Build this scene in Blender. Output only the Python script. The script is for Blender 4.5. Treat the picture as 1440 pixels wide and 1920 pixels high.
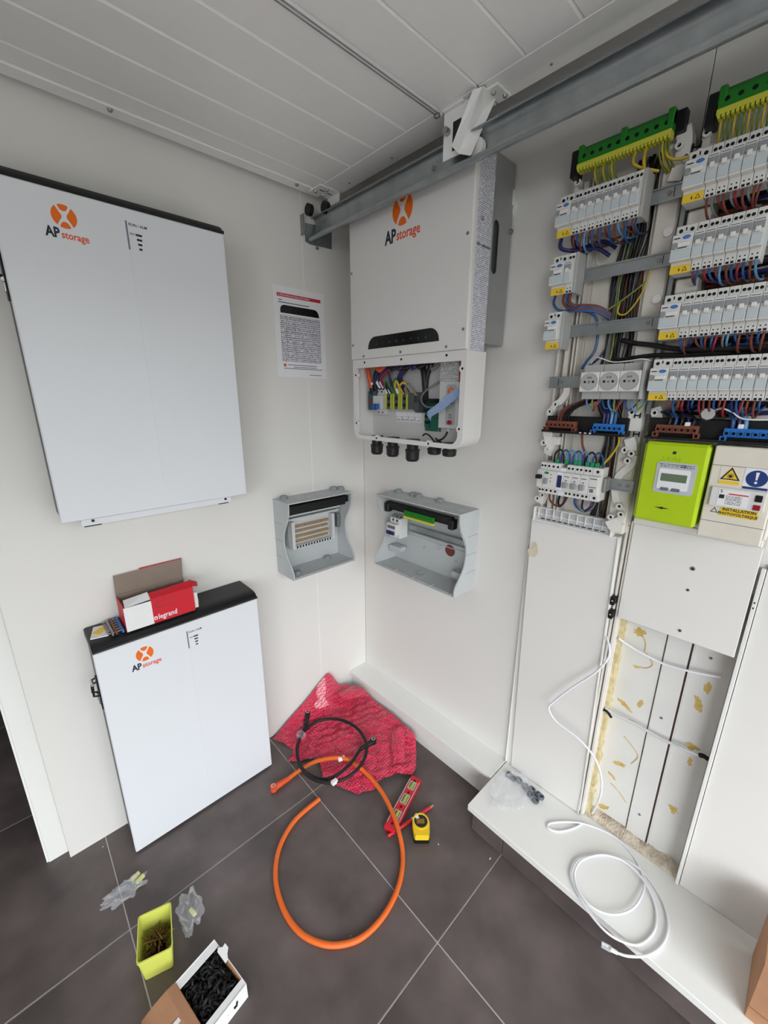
import bpy, bmesh, math, random
from mathutils import Matrix, Vector
random.seed(7)
for o in list(bpy.data.objects):
    bpy.data.objects.remove(o, do_unlink=True)
S = bpy.context.scene
COL = S.collection
PI = math.pi

# ---------------------------------------------------------------- camera
cam_d = bpy.data.cameras.new('camera')
cam = bpy.data.objects.new('camera', cam_d)
COL.objects.link(cam)
cam_d.sensor_fit = 'HORIZONTAL'
cam_d.sensor_width = 36.0
cam_d.lens = 36.0 * 761.06 / 1440.0
cam_d.clip_start = 0.02
cam_d.clip_end = 200
_yaw, _pit, _rol = math.radians(43.2578), math.radians(15.7451), math.radians(0.2091)
_f = Vector((math.sin(_yaw) * math.cos(_pit), math.cos(_yaw) * math.cos(_pit), -math.sin(_pit)))
_r = _f.cross(Vector((0, 0, 1))).normalized()
_u = _r.cross(_f)
_r2 = _r * math.cos(_rol) + _u * math.sin(_rol)
_u2 = _u * math.cos(_rol) - _r * math.sin(_rol)
_m = Matrix((_r2, _u2, -_f)).transposed().to_4x4()
_m.translation = (-1.1698, -1.3743, 1.42)
cam.matrix_world = _m
S.camera = cam

# ---------------------------------------------------------------- daylight
w = bpy.data.worlds.new('overcast_sky')
S.world = w
w.use_nodes = True
bg = w.node_tree.nodes['Background']
bg.inputs[0].default_value = (0.93, 0.965, 1.0, 1)
bg.inputs[1].default_value = 8.25
# portal in the open garage doorway: guides sampling of the sky only, gives no light of its own
pd = bpy.data.lights.new('doorway_portal', 'AREA')
pd.shape = 'RECTANGLE'
pd.size = 4.8
pd.size_y = 2.07
pd.cycles.is_portal = True
po = bpy.data.objects.new('doorway_portal', pd)
COL.objects.link(po)
po.location = (-2.6, -3.11, 1.035)
po.rotation_euler = (math.radians(90), 0, 0)

S.view_settings.view_transform = 'Standard'
S.view_settings.look = 'None'
S.view_settings.exposure = 0.0
S.view_settings.gamma = 1.0
S.view_settings.use_curve_mapping = False

# ---------------------------------------------------------------- materials
def lin(c):
    return tuple((x / 255 / 12.92 if x / 255 <= 0.04045 else ((x / 255 + 0.055) / 1.055) ** 2.4) for x in c)
MATS = {}
def mat(name, col, rough=0.5, metal=0.0, noise=0.0, nscale=8.0, bump=0.0, bscale=200.0, alpha=1.0, trans=0.0, ior=1.45, spec=0.5, coat=0.0, col2=None, detail=4.0):
    m = bpy.data.materials.new(name)
    m.use_nodes = True
    nt = m.node_tree
    b = nt.nodes['Principled BSDF']
    c = lin(col) + (1,)
    b.inputs['Base Color'].default_value = c
    b.inputs['Roughness'].default_value = rough
    b.inputs['Metallic'].default_value = metal
    b.inputs['IOR'].default_value = ior
    b.inputs['Specular IOR Level'].default_value = spec
    b.inputs['Alpha'].default_value = alpha
    b.inputs['Transmission Weight'].default_value = trans
    b.inputs['Coat Weight'].default_value = coat
    tc = nt.nodes.new('ShaderNodeTexCoord')
    if noise > 0 or col2:
        n = nt.nodes.new('ShaderNodeTexNoise')
        n.inputs['Scale'].default_value = nscale
        n.inputs['Detail'].default_value = detail
        nt.links.new(tc.outputs['Object'], n.inputs['Vector'])
        r = nt.nodes.new('ShaderNodeValToRGB')
        if col2:
            a, z = lin(col), lin(col2)
        else:
            a = tuple(x * (1 - noise) for x in c[:3]); z = tuple(min(1, x * (1 + noise)) for x in c[:3])
        r.color_ramp.elements[0].position = 0.3
        r.color_ramp.elements[1].position = 0.7
        r.color_ramp.elements[0].color = tuple(a) + (1,)
        r.color_ramp.elements[1].color = tuple(z) + (1,)
        nt.links.new(n.outputs['Fac'], r.inputs['Fac'])
        nt.links.new(r.outputs['Color'], b.inputs['Base Color'])
    if bump > 0:
        n2 = nt.nodes.new('ShaderNodeTexNoise')
        n2.inputs['Scale'].default_value = bscale
        n2.inputs['Detail'].default_value = 3
        nt.links.new(tc.outputs['Object'], n2.inputs['Vector'])
        bp = nt.nodes.new('ShaderNodeBump')
        bp.inputs['Strength'].default_value = bump
        bp.inputs['Distance'].default_value = 0.001
        nt.links.new(n2.outputs['Fac'], bp.inputs['Height'])
        nt.links.new(bp.outputs['Normal'], b.inputs['Normal'])
    MATS[name] = m
    return m

# ---------------------------------------------------------------- mesh helpers
class MB:
    """collects shapes; build() links them as ONE mesh object"""
    def __init__(s):
        s.v = []; s.f = []
    def add(s, v, f):
        o = len(s.v)
        s.v += [tuple(p) for p in v]
        s.f += [tuple(i + o for i in q) for q in f]
        return s
    def box(s, x0, x1, y0, y1, z0, z1, M=None):
        v = [(x, y, z) for x in (x0, x1) for y in (y0, y1) for z in (z0, z1)]
        if M: v = [M @ Vector(p) for p in v]
        return s.add(v, [(0, 1, 3, 2), (4, 6, 7, 5), (0, 4, 5, 1), (2, 3, 7, 6), (0, 2, 6, 4), (1, 5, 7, 3)])
    def cbox(s, x0, x1, y0, y1, z0, z1, b=0.002, M=None):
        b = min(b, abs(x1 - x0) * .49, abs(y1 - y0) * .49, abs(z1 - z0) * .49)
        lo, hi = (min(x0, x1), min(y0, y1), min(z0, z1)), (max(x0, x1), max(y0, y1), max(z0, z1))
        v = []; idx = {}
        for sx in (0, 1):
            for sy in (0, 1):
                for sz in (0, 1):
                    sg = (sx, sy, sz)
                    for ax in range(3):
                        p = []
                        for k in range(3):
                            e = hi[k] if sg[k] else lo[k]
                            if k != ax: e += -b if sg[k] else b
                            p.append(e)
                        idx[(sg, ax)] = len(v); v.append(tuple(p))
        f = []
        for ax in range(3):
            k1, k2 = [k for k in range(3) if k != ax]
            for sd in (0, 1):
                q = []
                for (a, c) in ((0, 0), (1, 0), (1, 1), (0, 1)):
                    sg = [0, 0, 0]; sg[ax] = sd; sg[k1] = a; sg[k2] = c
                    q.append(idx[(tuple(sg), ax)])
                f.append(tuple(q))
            for a in (0, 1):
                for c in (0, 1):
                    s0 = [0, 0, 0]; s0[k1] = a; s0[k2] = c; s1 = list(s0); s1[ax] = 1
                    s0, s1 = tuple(s0), tuple(s1)
                    f.append((idx[(s0, k1)], idx[(s1, k1)], idx[(s1, k2)], idx[(s0, k2)]))
        for sx in (0, 1):
            for sy in (0, 1):
                for sz in (0, 1):
                    f.append(tuple(idx[((sx, sy, sz), k)] for k in range(3)))
        if M: v = [M @ Vector(p) for p in v]
        return s.add(v, f)
    def cyl(s, p0, p1, r, n=12, r2=None, caps=True):
        p0, p1 = Vector(p0), Vector(p1)
        d = (p1 - p0).normalized()
        a = d.orthogonal().normalized(); b = d.cross(a)
        r2 = r if r2 is None else r2
        v = []
        for p, rr in ((p0, r), (p1, r2)):
            for i in range(n):
                t = 2 * PI * i / n
                v.append(p + a * math.cos(t) * rr + b * math.sin(t) * rr)
        f = [(i, (i + 1) % n, n + (i + 1) % n, n + i) for i in range(n)]
        if caps: f += [tuple(range(n)), tuple(range(n, 2 * n))]
        return s.add(v, f)
    def ring(s, c, d, ro, ri, h, n=16):
        """washer / short pipe: centre c, axis d"""
        c, d = Vector(c), Vector(d).normalized()
        a = d.orthogonal().normalized(); b = d.cross(a)
        v = []
        for hh in (0, h):
            for rr in (ro, ri):
                for i in range(n):
                    t = 2 * PI * i / n
                    v.append(c + d * hh + a * math.cos(t) * rr + b * math.sin(t) * rr)
        f = []
        for i in range(n):
            j = (i + 1) % n
            f += [(i, j, n + j, n + i), (2 * n + i, 2 * n + j, 3 * n + j, 3 * n + i), (i, j, 2 * n + j, 2 * n + i), (n + i, n + j, 3 * n + j, 3 * n + i)]
        return s.add(v, f)
    def tube(s, pts, r, n=8, closed=False):
        pts = [Vector(p) for p in pts]
        N = len(pts)
        T = []
        for i in range(N):
            a = pts[(i - 1) % N] if (closed or i > 0) else pts[i]
            b = pts[(i + 1) % N] if (closed or i < N - 1) else pts[i]
            t = b - a
            T.append(t.normalized() if t.length > 1e-9 else Vector((0, 0, 1)))
        nrm = T[0].orthogonal().normalized()
        v = []
        for i in range(N):
            if i: 
                nrm = nrm - T[i] * nrm.dot(T[i])
                nrm = nrm.normalized() if nrm.length > 1e-9 else T[i].orthogonal().normalized()
            bn = T[i].cross(nrm)
            rr = r[i] if isinstance(r, (list, tuple)) else r
            for k in range(n):
                t = 2 * PI * k / n
                v.append(pts[i] + nrm * math.cos(t) * rr + bn * math.sin(t) * rr)
        f = []
        for i in range(N if closed else N - 1):
            j = (i + 1) % N
            for k in range(n):
                k2 = (k + 1) % n
                f.append((i * n + k, i * n + k2, j * n + k2, j * n + k))
        if not closed: f += [tuple(range(n)), tuple(range((N - 1) * n, N * n))]
        return s.add(v, f)
    def prism(s, poly, a0, a1, axis='z', M=None):
        """polygon extruded; axis z: poly in xy, x: poly in yz, y: poly in xz"""
        def P(p, a):
            return {'z': (p[0], p[1], a), 'x': (a, p[0], p[1]), 'y': (p[0], a, p[1])}[axis]
        n = len(poly)
        v = [P(p, a0) for p in poly] + [P(p, a1) for p in poly]
        if M: v = [M @ Vector(p) for p in v]
        return s.add(v, [tuple(range(n)), tuple(range(n, 2 * n))] + [(i, (i + 1) % n, n + (i + 1) % n, n + i) for i in range(n)])
    def frame(s, outer, inner, a0, a1, axis='z'):
        """ring between two loops with equal vertex counts, extruded"""
        def P(p, a):
            return {'z': (p[0], p[1], a), 'x': (a, p[0], p[1]), 'y': (p[0], a, p[1])}[axis]
        n = len(outer)
        v = [P(p, a0) for p in outer] + [P(p, a0) for p in inner] + [P(p, a1) for p in outer] + [P(p, a1) for p in inner]
        f = []
        for i in range(n):
            j = (i + 1) % n
            f += [(i, j, n + j, n + i), (2 * n + i, 2 * n + j, 3 * n + j, 3 * n + i), (i, j, 2 * n + j, 2 * n + i), (n + i, n + j, 3 * n + j, 3 * n + i)]
        return s.add(v, f)
    def strip(s, prof, a0, a1, axis='x', t=0.0):
        """open profile swept along an axis as a thin sheet of thickness t (offset by normals)"""
        n = len(prof)
        off = []
        for i in range(n):
            a = Vector(prof[max(0, i - 1)]); b = Vector(prof[min(n - 1, i + 1)])
            d = (b - a).normalized()
            off.append((prof[i][0] - d.y * t, prof[i][1] + d.x * t))
        return s.prism(list(prof) + off[::-1], a0, a1, axis) if False else s._sheet(prof, off, a0, a1, axis)
    def _sheet(s, A, B, a0, a1, axis):
        def P(p, a):
            return {'z': (p[0], p[1], a), 'x': (a, p[0], p[1]), 'y': (p[0], a, p[1])}[axis]
        n = len(A)
        v = [P(p, a0) for p in A] + [P(p, a0) for p in B] + [P(p, a1) for p in A] + [P(p, a1) for p in B]
        f = []
        for i in range(n - 1):
            j = i + 1
            f += [(i, j, 2 * n + j, 2 * n + i), (n + i, n + j, 3 * n + j, 3 * n + i), (i, j, n + j, n + i), (2 * n + i, 2 * n + j, 3 * n + j, 3 * n + i)]
        f += [(0, n, 3 * n, 2 * n), (n - 1, 2 * n - 1, 4 * n - 1, 3 * n - 1)]
        return s.add(v, f)
    def build(s, name, m, parent=None, smooth=None, loc=None):
        me = bpy.data.meshes.new(name)
        og = org_of(parent)
        me.from_pydata([(p[0] - og[0], p[1] - og[1], p[2] - og[2]) for p in s.v], [], s.f)
        bm = bmesh.new(); bm.from_mesh(me)
        bmesh.ops.recalc_face_normals(bm, faces=bm.faces)
        bm.to_mesh(me); bm.free()
        if smooth:
            for p in me.polygons: p.use_smooth = True
            me.set_sharp_from_angle(angle=math.radians(smooth))
        me.materials.append(MATS[m] if isinstance(m, str) else m)
        o = bpy.data.objects.new(name, me)
        COL.objects.link(o)
        if parent is not None: o.parent = parent
        if loc: o.location = loc
        return o

def tag(o, label=None, cat=None, group=None, kind=None):
    if label: o['label'] = label
    if cat: o['category'] = cat
    if group: o['group'] = group
    if kind: o['kind'] = kind
    return o

# local frames: (u right, v up, w out of the wall)
FR = {'W': Matrix.Identity(4),
      'L': Matrix(((1, 0, 0, 0), (0, 0, -1, 0), (0, 1, 0, 0), (0, 0, 0, 1))),
      'R': Matrix(((0, 0, -1, 0), (-1, 0, 0, 0), (0, 1, 0, 0), (0, 0, 0, 1)))}
ORG = {}
def org_of(o):
    while o is not None:
        if o.name in ORG: return ORG[o.name]
        o = o.parent
    return (0, 0, 0)
def thing(name, label, cat, loc=(0, 0, 0), fr='W', group=None, rz=0, M=None):
    o = bpy.data.objects.new(name, None)
    o.empty_display_size = 0.03
    COL.objects.link(o)
    o.matrix_world = M if M is not None else FR[fr] @ Matrix.Translation(loc) @ Matrix.Rotation(rz, 4, 'Z')
    if rz == 0 and M is None: ORG[o.name] = tuple(loc)
    return tag(o, label, cat, group)
def place(o, loc, fr='W', rz=0):
    o.matrix_world = FR[fr] @ Matrix.Translation(loc) @ Matrix.Rotation(rz, 4, 'Z')
    return o
def copy_tree(o, parent=None):
    c = o.copy(); COL.objects.link(c)
    if parent is not None: c.parent = parent
    for ch in [x for x in CH.get(o.name, [])] or list(o.children):
        copy_tree(ch, c)
    return c
CH = {}
def spl(pts, n=8, closed=False):
    """Catmull-Rom through the points"""
    P = [Vector(p) for p in pts]
    N = len(P); out = []
    for i in range(N if closed else N - 1):
        g = lambda k: P[k % N] if closed else P[max(0, min(N - 1, k))]
        a, b, c, d = g(i - 1), g(i), g(i + 1), g(i + 2)
        for k in range(n):
            t = k / n
            out.append(0.5 * ((2 * b) + (c - a) * t + (2 * a - 5 * b + 4 * c - d) * t * t + (3 * b - a - 3 * c + d) * t ** 3))
    if not closed: out.append(P[-1])
    return out
def rrect(x0, x1, y0, y1, r, n=5):
    """rounded rectangle outline; r may be 4 radii (bl, br, tr, tl)"""
    rs = r if isinstance(r, (list, tuple)) else (r,) * 4
    out = []
    for (cx, cy, a0, q) in ((x0, y0, PI, rs[0]), (x1, y0, 1.5 * PI, rs[1]), (x1, y1, 0, rs[2]), (x0, y1, .5 * PI, rs[3])):
        q = max(q, 1e-5)
        ccx = cx + q if cx == x0 else cx - q
        ccy = cy + q if cy == y0 else cy - q
        for i in range(n + 1):
            t = a0 + .5 * PI * i / n
            out.append((ccx + q * math.cos(t), ccy + q * math.sin(t)))
    return out
def text(s, size, m, parent, loc, name='lettering', bold=0.0, align='CENTER', rz=0.0, sx=1.0, depth=0.0003, spacing=1.0, M=None, width=None):
    """flat printed lettering in the local xy plane of its parent"""
    cu = bpy.data.curves.new(name, 'FONT')
    cu.body = s; cu.size = size; cu.align_x = align; cu.align_y = 'CENTER'
    cu.extrude = depth / 2; cu.offset = bold * size; cu.resolution_u = 2; cu.space_character = spacing
    t = bpy.data.objects.new(name, cu)
    COL.objects.link(t)
    bpy.context.view_layer.update()
    me = bpy.data.meshes.new_from_object(t.evaluated_get(bpy.context.evaluated_depsgraph_get()))
    bpy.data.objects.remove(t, do_unlink=True)
    me.materials.clear(); me.materials.append(MATS[m])
    if width:
        xs = [v.co.x for v in me.vertices]; k = width / (max(xs) - min(xs)); c0 = (max(xs) + min(xs)) / 2
        for v in me.vertices: v.co.x = (v.co.x - c0) * k
    o = bpy.data.objects.new(name, me)
    COL.objects.link(o)
    o.parent = parent
    og = org_of(parent)
    if loc is not None: loc = (loc[0] - og[0], loc[1] - og[1], loc[2] - og[2])
    o.matrix_local = M if M is not None else Matrix.Translation(loc) @ Matrix.Rotation(rz, 4, 'Z') @ Matrix.Diagonal((sx, 1, 1, 1))
    return o

# ================================================================ materials
mat('wall_paint', (228, 226, 222), 0.55, noise=0.012, nscale=3, bump=0.06, bscale=260)
mat('wall_paint_cover', (232, 230, 226), 0.5, noise=0.015, nscale=5, bump=0.05, bscale=300)
mat('white_board', (236, 236, 232), 0.5, noise=0.01, nscale=6)
mat('groove_white', (240, 239, 235), 0.5)
mat('tile', (78, 70, 69), 0.42, col2=(112, 101, 99), nscale=6, bump=0.1, bscale=120, detail=7)
mat('grout', (188, 182, 178), 0.9, noise=0.05, nscale=60)
mat('concrete_outside', (128, 126, 122), 0.9, noise=0.08, nscale=3)
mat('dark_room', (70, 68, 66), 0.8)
mat('door_lacquer', (244, 244, 242), 0.34, spec=0.9, noise=0.01, nscale=30, bump=0.12, bscale=500)
mat('galv', (168, 174, 176), 0.36, metal=0.9, noise=0.13, nscale=22, detail=6)
mat('galv_dull', (150, 155, 156), 0.5, metal=0.8, noise=0.12, nscale=30)
mat('black_plastic', (18, 18, 19), 0.45, noise=0.1, nscale=40)
mat('black_rubber', (14, 14, 15), 0.7)

# ================================================================ setting
def struct(name, mb, m, parent=None, smooth=None):
    o = mb.build(name, m, parent, smooth)
    if parent is None: o['kind'] = 'structure'
    return o
fl = struct('floor', MB().box(-5.3, 0.3, -3.16, 1.6, -0.08, -0.0016), 'grout')
GX0, GY0 = -0.553, -0.337
tile_me = None
for i in range(-8, 2):
    for j in range(-5, 4):
        x0, y0 = GX0 + 0.6 * (i - 1), GY0 + 0.6 * (j - 1)
        if x0 < -5.3 or x0 > 0.1 or y0 + .6 > 1.65 or y0 < -3.2: continue
        if tile_me is None:
            o = MB().cbox(0.0017, 0.5983, 0.0017, 0.5983, -0.008, 0, 0.001).build('tile', 'tile', fl)
            tile_me = o.data
        else:
            o = bpy.data.objects.new('tile', tile_me); COL.objects.link(o); o.parent = fl
        o.location = (x0, y0, 0)

# the wall the batteries hang on: insulated panels with a joint, then a doorway
wl = struct('wall_left', MB().box(-1.247, 0.12, 0.004, 0.12, 0, 2.45).box(-2.25, -1.247, 0.004, 0.12, 2.06, 2.45).box(-5.2, -2.25, 0.004, 0.12, 0, 2.45), 'groove_white')
for a, b in ((-1.247, -0.2755), (-0.2725, 0.0)):
    MB().cbox(a, b, 0.0, 0.02, 0.0, 2.45, 0.0012).build('panel', 'wall_paint', wl)
MB().box(-0.2765, -0.2715, -0.0004, 0.004, 0, 2.45).build('joint_strip', 'groove_white', wl)
t1 = struct('trim_1', MB().cbox(-1.2985, -1.2478, 0.028, 0.135, 0, 2.06, 0.002), 'white_board')
MB().box(-1.3035, -1.2983, 0.034, 0.13, 0, 2.06).build('edge_strip', 'white_board', t1)
# dim room beyond the doorway
struct('wall_far', MB().box(-3.1, 0.2, 1.5, 1.56, 0, 2.45).box(-3.16, -3.1, 0.12, 1.56, 0, 2.45).box(-1.24, -1.18, 0.125, 1.5, 0, 2.45), 'dark_room')
struct('ceiling', MB().box(-5.3, 0.2, -3.2, 1.6, 2.45, 2.52), 'wall_paint')
# unseen shell around the open door, widened and darkened to set the light
mat('low_bounce_block', (105, 102, 97), 0.9, noise=0.1, nscale=4)
struct('wall_side', MB().box(-5.26, -5.2, -3.15, 0.12, 0, 2.45), 'low_bounce_block')
struct('wall_front', MB().box(-5.26, -5.0, -3.2, -3.1, 0, 2.45).box(-0.2, 0.1, -3.2, -3.1, 0, 2.45).box(-5.0, -0.2, -3.2, -3.1, 2.07, 2.45), 'low_bounce_block')
mat('asphalt', (58, 58, 56), 0.95, noise=0.15, nscale=6)
struct('bounce_apron', MB().box(-14, 11, -5.6, -3.17, -0.1, -0.02), 'concrete_outside')  # unseen ground, paler near the doorway to bounce light up inside
struct('dark_ground', MB().box(-14, 11, -22, -5.6, -0.1, -0.03), 'asphalt')  # unseen ground, set dark so less light bounces onto the upper walls
mat('render_outside', (84, 88, 74), 0.9, noise=0.1, nscale=2)
struct('added_house', MB().prism([(-14.0, -0.02), (-14.0, 2.6), (-16.5, 3.6), (-19.0, 2.6), (-19.0, -0.02)], -14, 11, 'x'), 'render_outside')  # unseen house added to hold back low sky light

# right wall with the recess of the open duct: panels either side of it
wr = struct('wall_right', MB().box(0.055, 0.12, -3.1, 0.0, 0, 2.45), 'wall_paint')
# (y ranges) plain panel | boards panel | far panel, duct recess z 0.112 .. 1.12 at y -1.34 .. -1.09
MB().cbox(0.0, 0.055, -1.0795, 0.0, 0, 2.45, 0.001).build('panel', 'wall_paint', wr)
MB().box(0.0, 0.055, -1.3425, -1.0815, 1.0, 2.45).build('panel', 'wall_paint', wr)
MB().box(0.0, 0.055, -3.1, -1.3425, 0, 2.45).build('panel', 'wall_paint', wr)

# low plinth along the foot of the right wall and the wider step beyond it
pl = struct('trim_2', MB().box(-0.096, 0.05, -0.8075, 0.0, 0, 0.1), 'white_board')
MB().cbox(-0.107, 0.05, -0.8075, 0.0, 0.098, 0.112, 0.001).build('plinth_top', 'white_board', pl)
st = struct('trim_3', MB().box(-0.228, 0.05, -3.09, -0.822, 0, 0.09), 'grout')
MB().cbox(-0.25, 0.055, -3.09, -0.8105, 0.089, 0.112, 0.0015).build('step_top', 'white_board', st)
for y1, y0 in ((-0.8225, -0.9365), (-0.9385, -1.5365), (-1.5385, -2.1365), (-2.1385, -3.09)):
    MB().cbox(-0.2335, -0.226, y0, y1, 0.0015, 0.089, 0.0008).build('riser_tile', 'tile', st)

# ================================================================ batteries
mat('battery_white', (226, 229, 234), 0.38, noise=0.008, nscale=4, bump=0.05, bscale=600)
mat('battery_black', (22, 23, 24), 0.42, bump=0.1, bscale=500)
mat('battery_grey', (92, 95, 94), 0.5, noise=0.05, nscale=20)
mat('logo_orange', (238, 110, 20), 0.5)
mat('logo_red', (226, 84, 44), 0.5)
mat('logo_navy', (36, 40, 60), 0.5)
mat('led_grey', (120, 128, 142), 0.3)
mat('chrome', (205, 206, 208), 0.18, metal=1.0)
mat('red_button', (150, 22, 22), 0.4)
mat('print_black', (34, 34, 38), 0.6)

def logo(parent, cu, cv, w, r, e=0.0004):
    def mir(p, sx, sy): return [(cu + x * r * sx, cv + y * r * sy) for x, y in p]
    arc = [(math.cos(t), math.sin(t)) for t in [math.radians(a) for a in (128, 142, 156, 170, 180, 190, 204, 218, 232)]]
    side = arc + [(-0.47, -0.52), (-0.34, -0.3), (-0.22, -0.13), (-0.2, 0), (-0.22, 0.13), (-0.34, 0.3), (-0.47, 0.52)]
    cap = [(math.cos(math.radians(a)), math.sin(math.radians(a))) for a in (66, 78, 90, 102, 114)] + [(-0.36, 0.72), (-0.24, 0.54), (-0.1, 0.45), (0.1, 0.45), (0.24, 0.54), (0.36, 0.72)]
    a = MB()
    for p, sx, sy in ((side, 1, 1), (side, -1, 1), (cap, 1, 1), (cap, 1, -1)):
        a.prism(mir(p, sx, sy), w, w + e)
    return a.build('logo', 'logo_orange', parent)

def battery(u0, v0, wf, label, cap_label, hang):
    """u0,v0 lower-left of the white front, wf its distance from the wall"""
    W, H = 0.4795, 0.7325
    t = thing('battery_cabinet', label, 'battery', (u0 + W / 2, v0, 0), 'L', 'white wall battery cabinets')
    back = 0.012 if hang else 0.004
    o = MB().cbox(u0 + 0.003, u0 + W - 0.003, v0 + 0.004, v0 + H + 0.002, back, wf - 0.016, 0.003).build('body', 'battery_grey', t)
    f = MB()
    f.cbox(u0, u0 + W, v0, v0 + H, wf - 0.017, wf, 0.0025)
    f = f.build('front_panel', 'battery_white', t)
    uc = u0 + 0.2408
    MB().prism([(uc - 0.0013, wf - 0.0002), (uc + 0.0013, wf - 0.0002), (uc + 0.0007, wf + 0.0006), (uc - 0.0007, wf + 0.0006)], v0 + 0.068, v0 + 0.642, 'y', Matrix(((1, 0, 0, 0), (0, 1, 0, 0), (0, 0, 1, 0), (0, 0, 0, 1)))).build('crease', 'battery_white', f)
    # black cap with a rolled front lip, cut at the ends
    prof = [(H + 0.0004, back), (H + 0.0004, wf - 0.001), (H + 0.003, wf + 0.002), (H + 0.007, wf + 0.001), (H + 0.0085, wf - 0.004), (H + 0.011, wf - 0.006), (H + 0.018, wf - 0.012), (H + 0.0225, wf - 0.022), (H + 0.0245, wf - 0.036), (H + 0.0245, back)]
    prof = [(v0 + a, b) for a, b in prof]
    cp = MB()
    n = len(prof)
    secs = ((-0.0004, -0.003), (0.004, 0.0), (W - 0.004, 0.0), (W + 0.0004, -0.003))
    vs = []
    for du, sh in secs:
        for a, b in prof: vs.append((u0 + du, a + (sh if a > v0 + H + 0.01 else 0), b))
    fs = [tuple(range(n)), tuple(range(3 * n, 4 * n))]
    for k in range(3):
        for i in range(n):
            j = (i + 1) % n
            fs.append((k * n + i, k * n + j, (k + 1) * n + j, (k + 1) * n + i))
    cp.add(vs, fs).build('top_cap', 'battery_black', t, 25)
    # print on the front
    logo(f, u0 + 0.1197, v0 + 0.6818, wf, 0.0232)
    text('AP', 0.0275, 'logo_navy', f, (u0 + 0.0938, v0 + 0.6465, wf + 0.0003), bold=0.035, width=0.0265)
    text('storage', 0.0205, 'logo_red', f, (u0 + 0.1345, v0 + 0.6450, wf + 0.0003), bold=0.018, width=0.0505)
    MB().box(u0 + 0.2388, u0 + 0.2426, v0 + 0.644, v0 + 0.705, wf - 0.001, wf + 0.0005).build('status_bar', 'led_grey', f)
    text('RUN / ALM', 0.0082, 'print_black', f, (u0 + 0.2455, v0 + 0.6985, wf + 0.0003), bold=0.012, align='LEFT')
    text('SOC', 0.0058, 'print_black', f, (u0 + 0.2462, v0 + 0.679, wf + 0.0003), bold=0.012, align='LEFT')
    for k in range(4):
        du = 0.0068 - 0.0011 * k
        MB().box(u0 + 0.2652 - du, u0 + 0.2652 + du, v0 + 0.679 - 0.01 * k - 0.0022, v0 + 0.679 - 0.01 * k + 0.0022, wf, wf + 0.0004).build('charge_mark', 'print_black', f)
    # latch on the left flank, buttons on the right flank
    lt = MB()
    ul = u0 + 0.003
    va = v0 + 0.602 if not hang else v0 + 0.565
    lt.cbox(ul - 0.006, ul, va - 0.06, va + 0.035, wf - 0.060, wf - 0.022, 0.001)
    lt.tube([(ul - 0.006, va + 0.03, wf - 0.052), (ul - 0.016, va + 0.028, wf - 0.052), (ul - 0.018, va - 0.012, wf - 0.052), (ul - 0.007, va - 0.016, wf - 0.052)], 0.003, 6)
    lt.tube([(ul - 0.006, va + 0.03, wf - 0.03), (ul - 0.016, va + 0.028, wf - 0.03), (ul - 0.018, va - 0.012, wf - 0.03), (ul - 0.007, va - 0.016, wf - 0.03)], 0.003, 6)
    lt = lt.build('latch', 'battery_black', t)
    MB().cyl((ul - 0.016, va + 0.026, wf - 0.055), (ul - 0.016, va + 0.026, wf - 0.027), 0.0042, 10).build('latch_pin', 'chrome', lt)
    MB().cyl((ul - 0.0075, va - 0.022, wf - 0.055), (ul - 0.0075, va - 0.022, wf - 0.027), 0.0045, 10).cbox(ul - 0.009, ul - 0.005, va - 0.046, va - 0.026, wf - 0.05, wf - 0.032, 0.001).build('latch_bar', 'chrome', lt)
    ur = u0 + W - 0.003
    MB().cyl((ur, v0 + 0.693, wf - 0.035), (ur + 0.008, v0 + 0.693, wf - 0.035), 0.0085, 14).build('red_switch', 'red_button', t, 40)
    MB().cyl((ur, v0 + 0.635, wf - 0.035), (ur + 0.007, v0 + 0.635, wf - 0.035), 0.0085, 14).build('socket', 'battery_black', t, 40)
    if hang:
        b = MB().prism(rrect(u0 + 0.0405, u0 + 0.431, v0 - 0.0195, v0 + 0.004, (0.006, 0.003, 0.001, 0.001), 3), wf - 0.02, wf - 0.0175)
        b.box(u0 + 0.0405, u0 + 0.431, v0 - 0.002, v0 + 0.004, 0.01, wf - 0.0175)
        b = b.build('bottom_bracket', 'battery_white', t)
        for du in (0.0655, 0.414):
            MB().cyl((u0 + du, v0 - 0.008, wf - 0.018), (u0 + du, v0 - 0.008, wf - 0.0145), 0.0036, 10).build('screw', 'battery_black', b)
        for a, c in ((0.046, 0.084), (0.395, 0.425)):
            MB().box(u0 + a, u0 + c, v0 - 0.0235, v0 - 0.0195, 0.012, wf - 0.022).build('rail_hook', 'battery_black', t)
        MB().box(u0 + 0.02, u0 + W - 0.02, v0 + 0.05, v0 + H - 0.06, 0.0, 0.0118).build('wall_mount', 'battery_grey', t)
    else:
        for a, c in ((0.048, 0.068), (0.412, 0.432)):
            MB().cbox(u0 + a, u0 + c, v0 - 0.0075, v0 + 0.004, wf - 0.10, wf - 0.01, 0.001).build('foot', 'battery_black', t)
    return t
battery(-1.0952, 1.1178, 0.14, 'white battery cabinet hung high on the wall above the red box', 'cap', True)
battery(-1.0905, 0.0077, 0.134, 'white battery cabinet standing on the dark tiled floor with a red box on it', 'cap', False)

# ================================================================ raised sectional garage door, its track
ZD = 2.08                                    # underside of the raised door
gd = thing('sectional_garage_door', 'white ribbed sectional garage door raised flat overhead', 'garage door', (-1.4, -0.03, ZD))
XL, XR, XS = -5.0, -0.178, -0.2595
ys = [-0.03, -0.074, -0.137, -0.256, -0.370, -0.485, -0.585, -0.701, -0.816, -0.928, -1.043, -1.158, -1.273]
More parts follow.
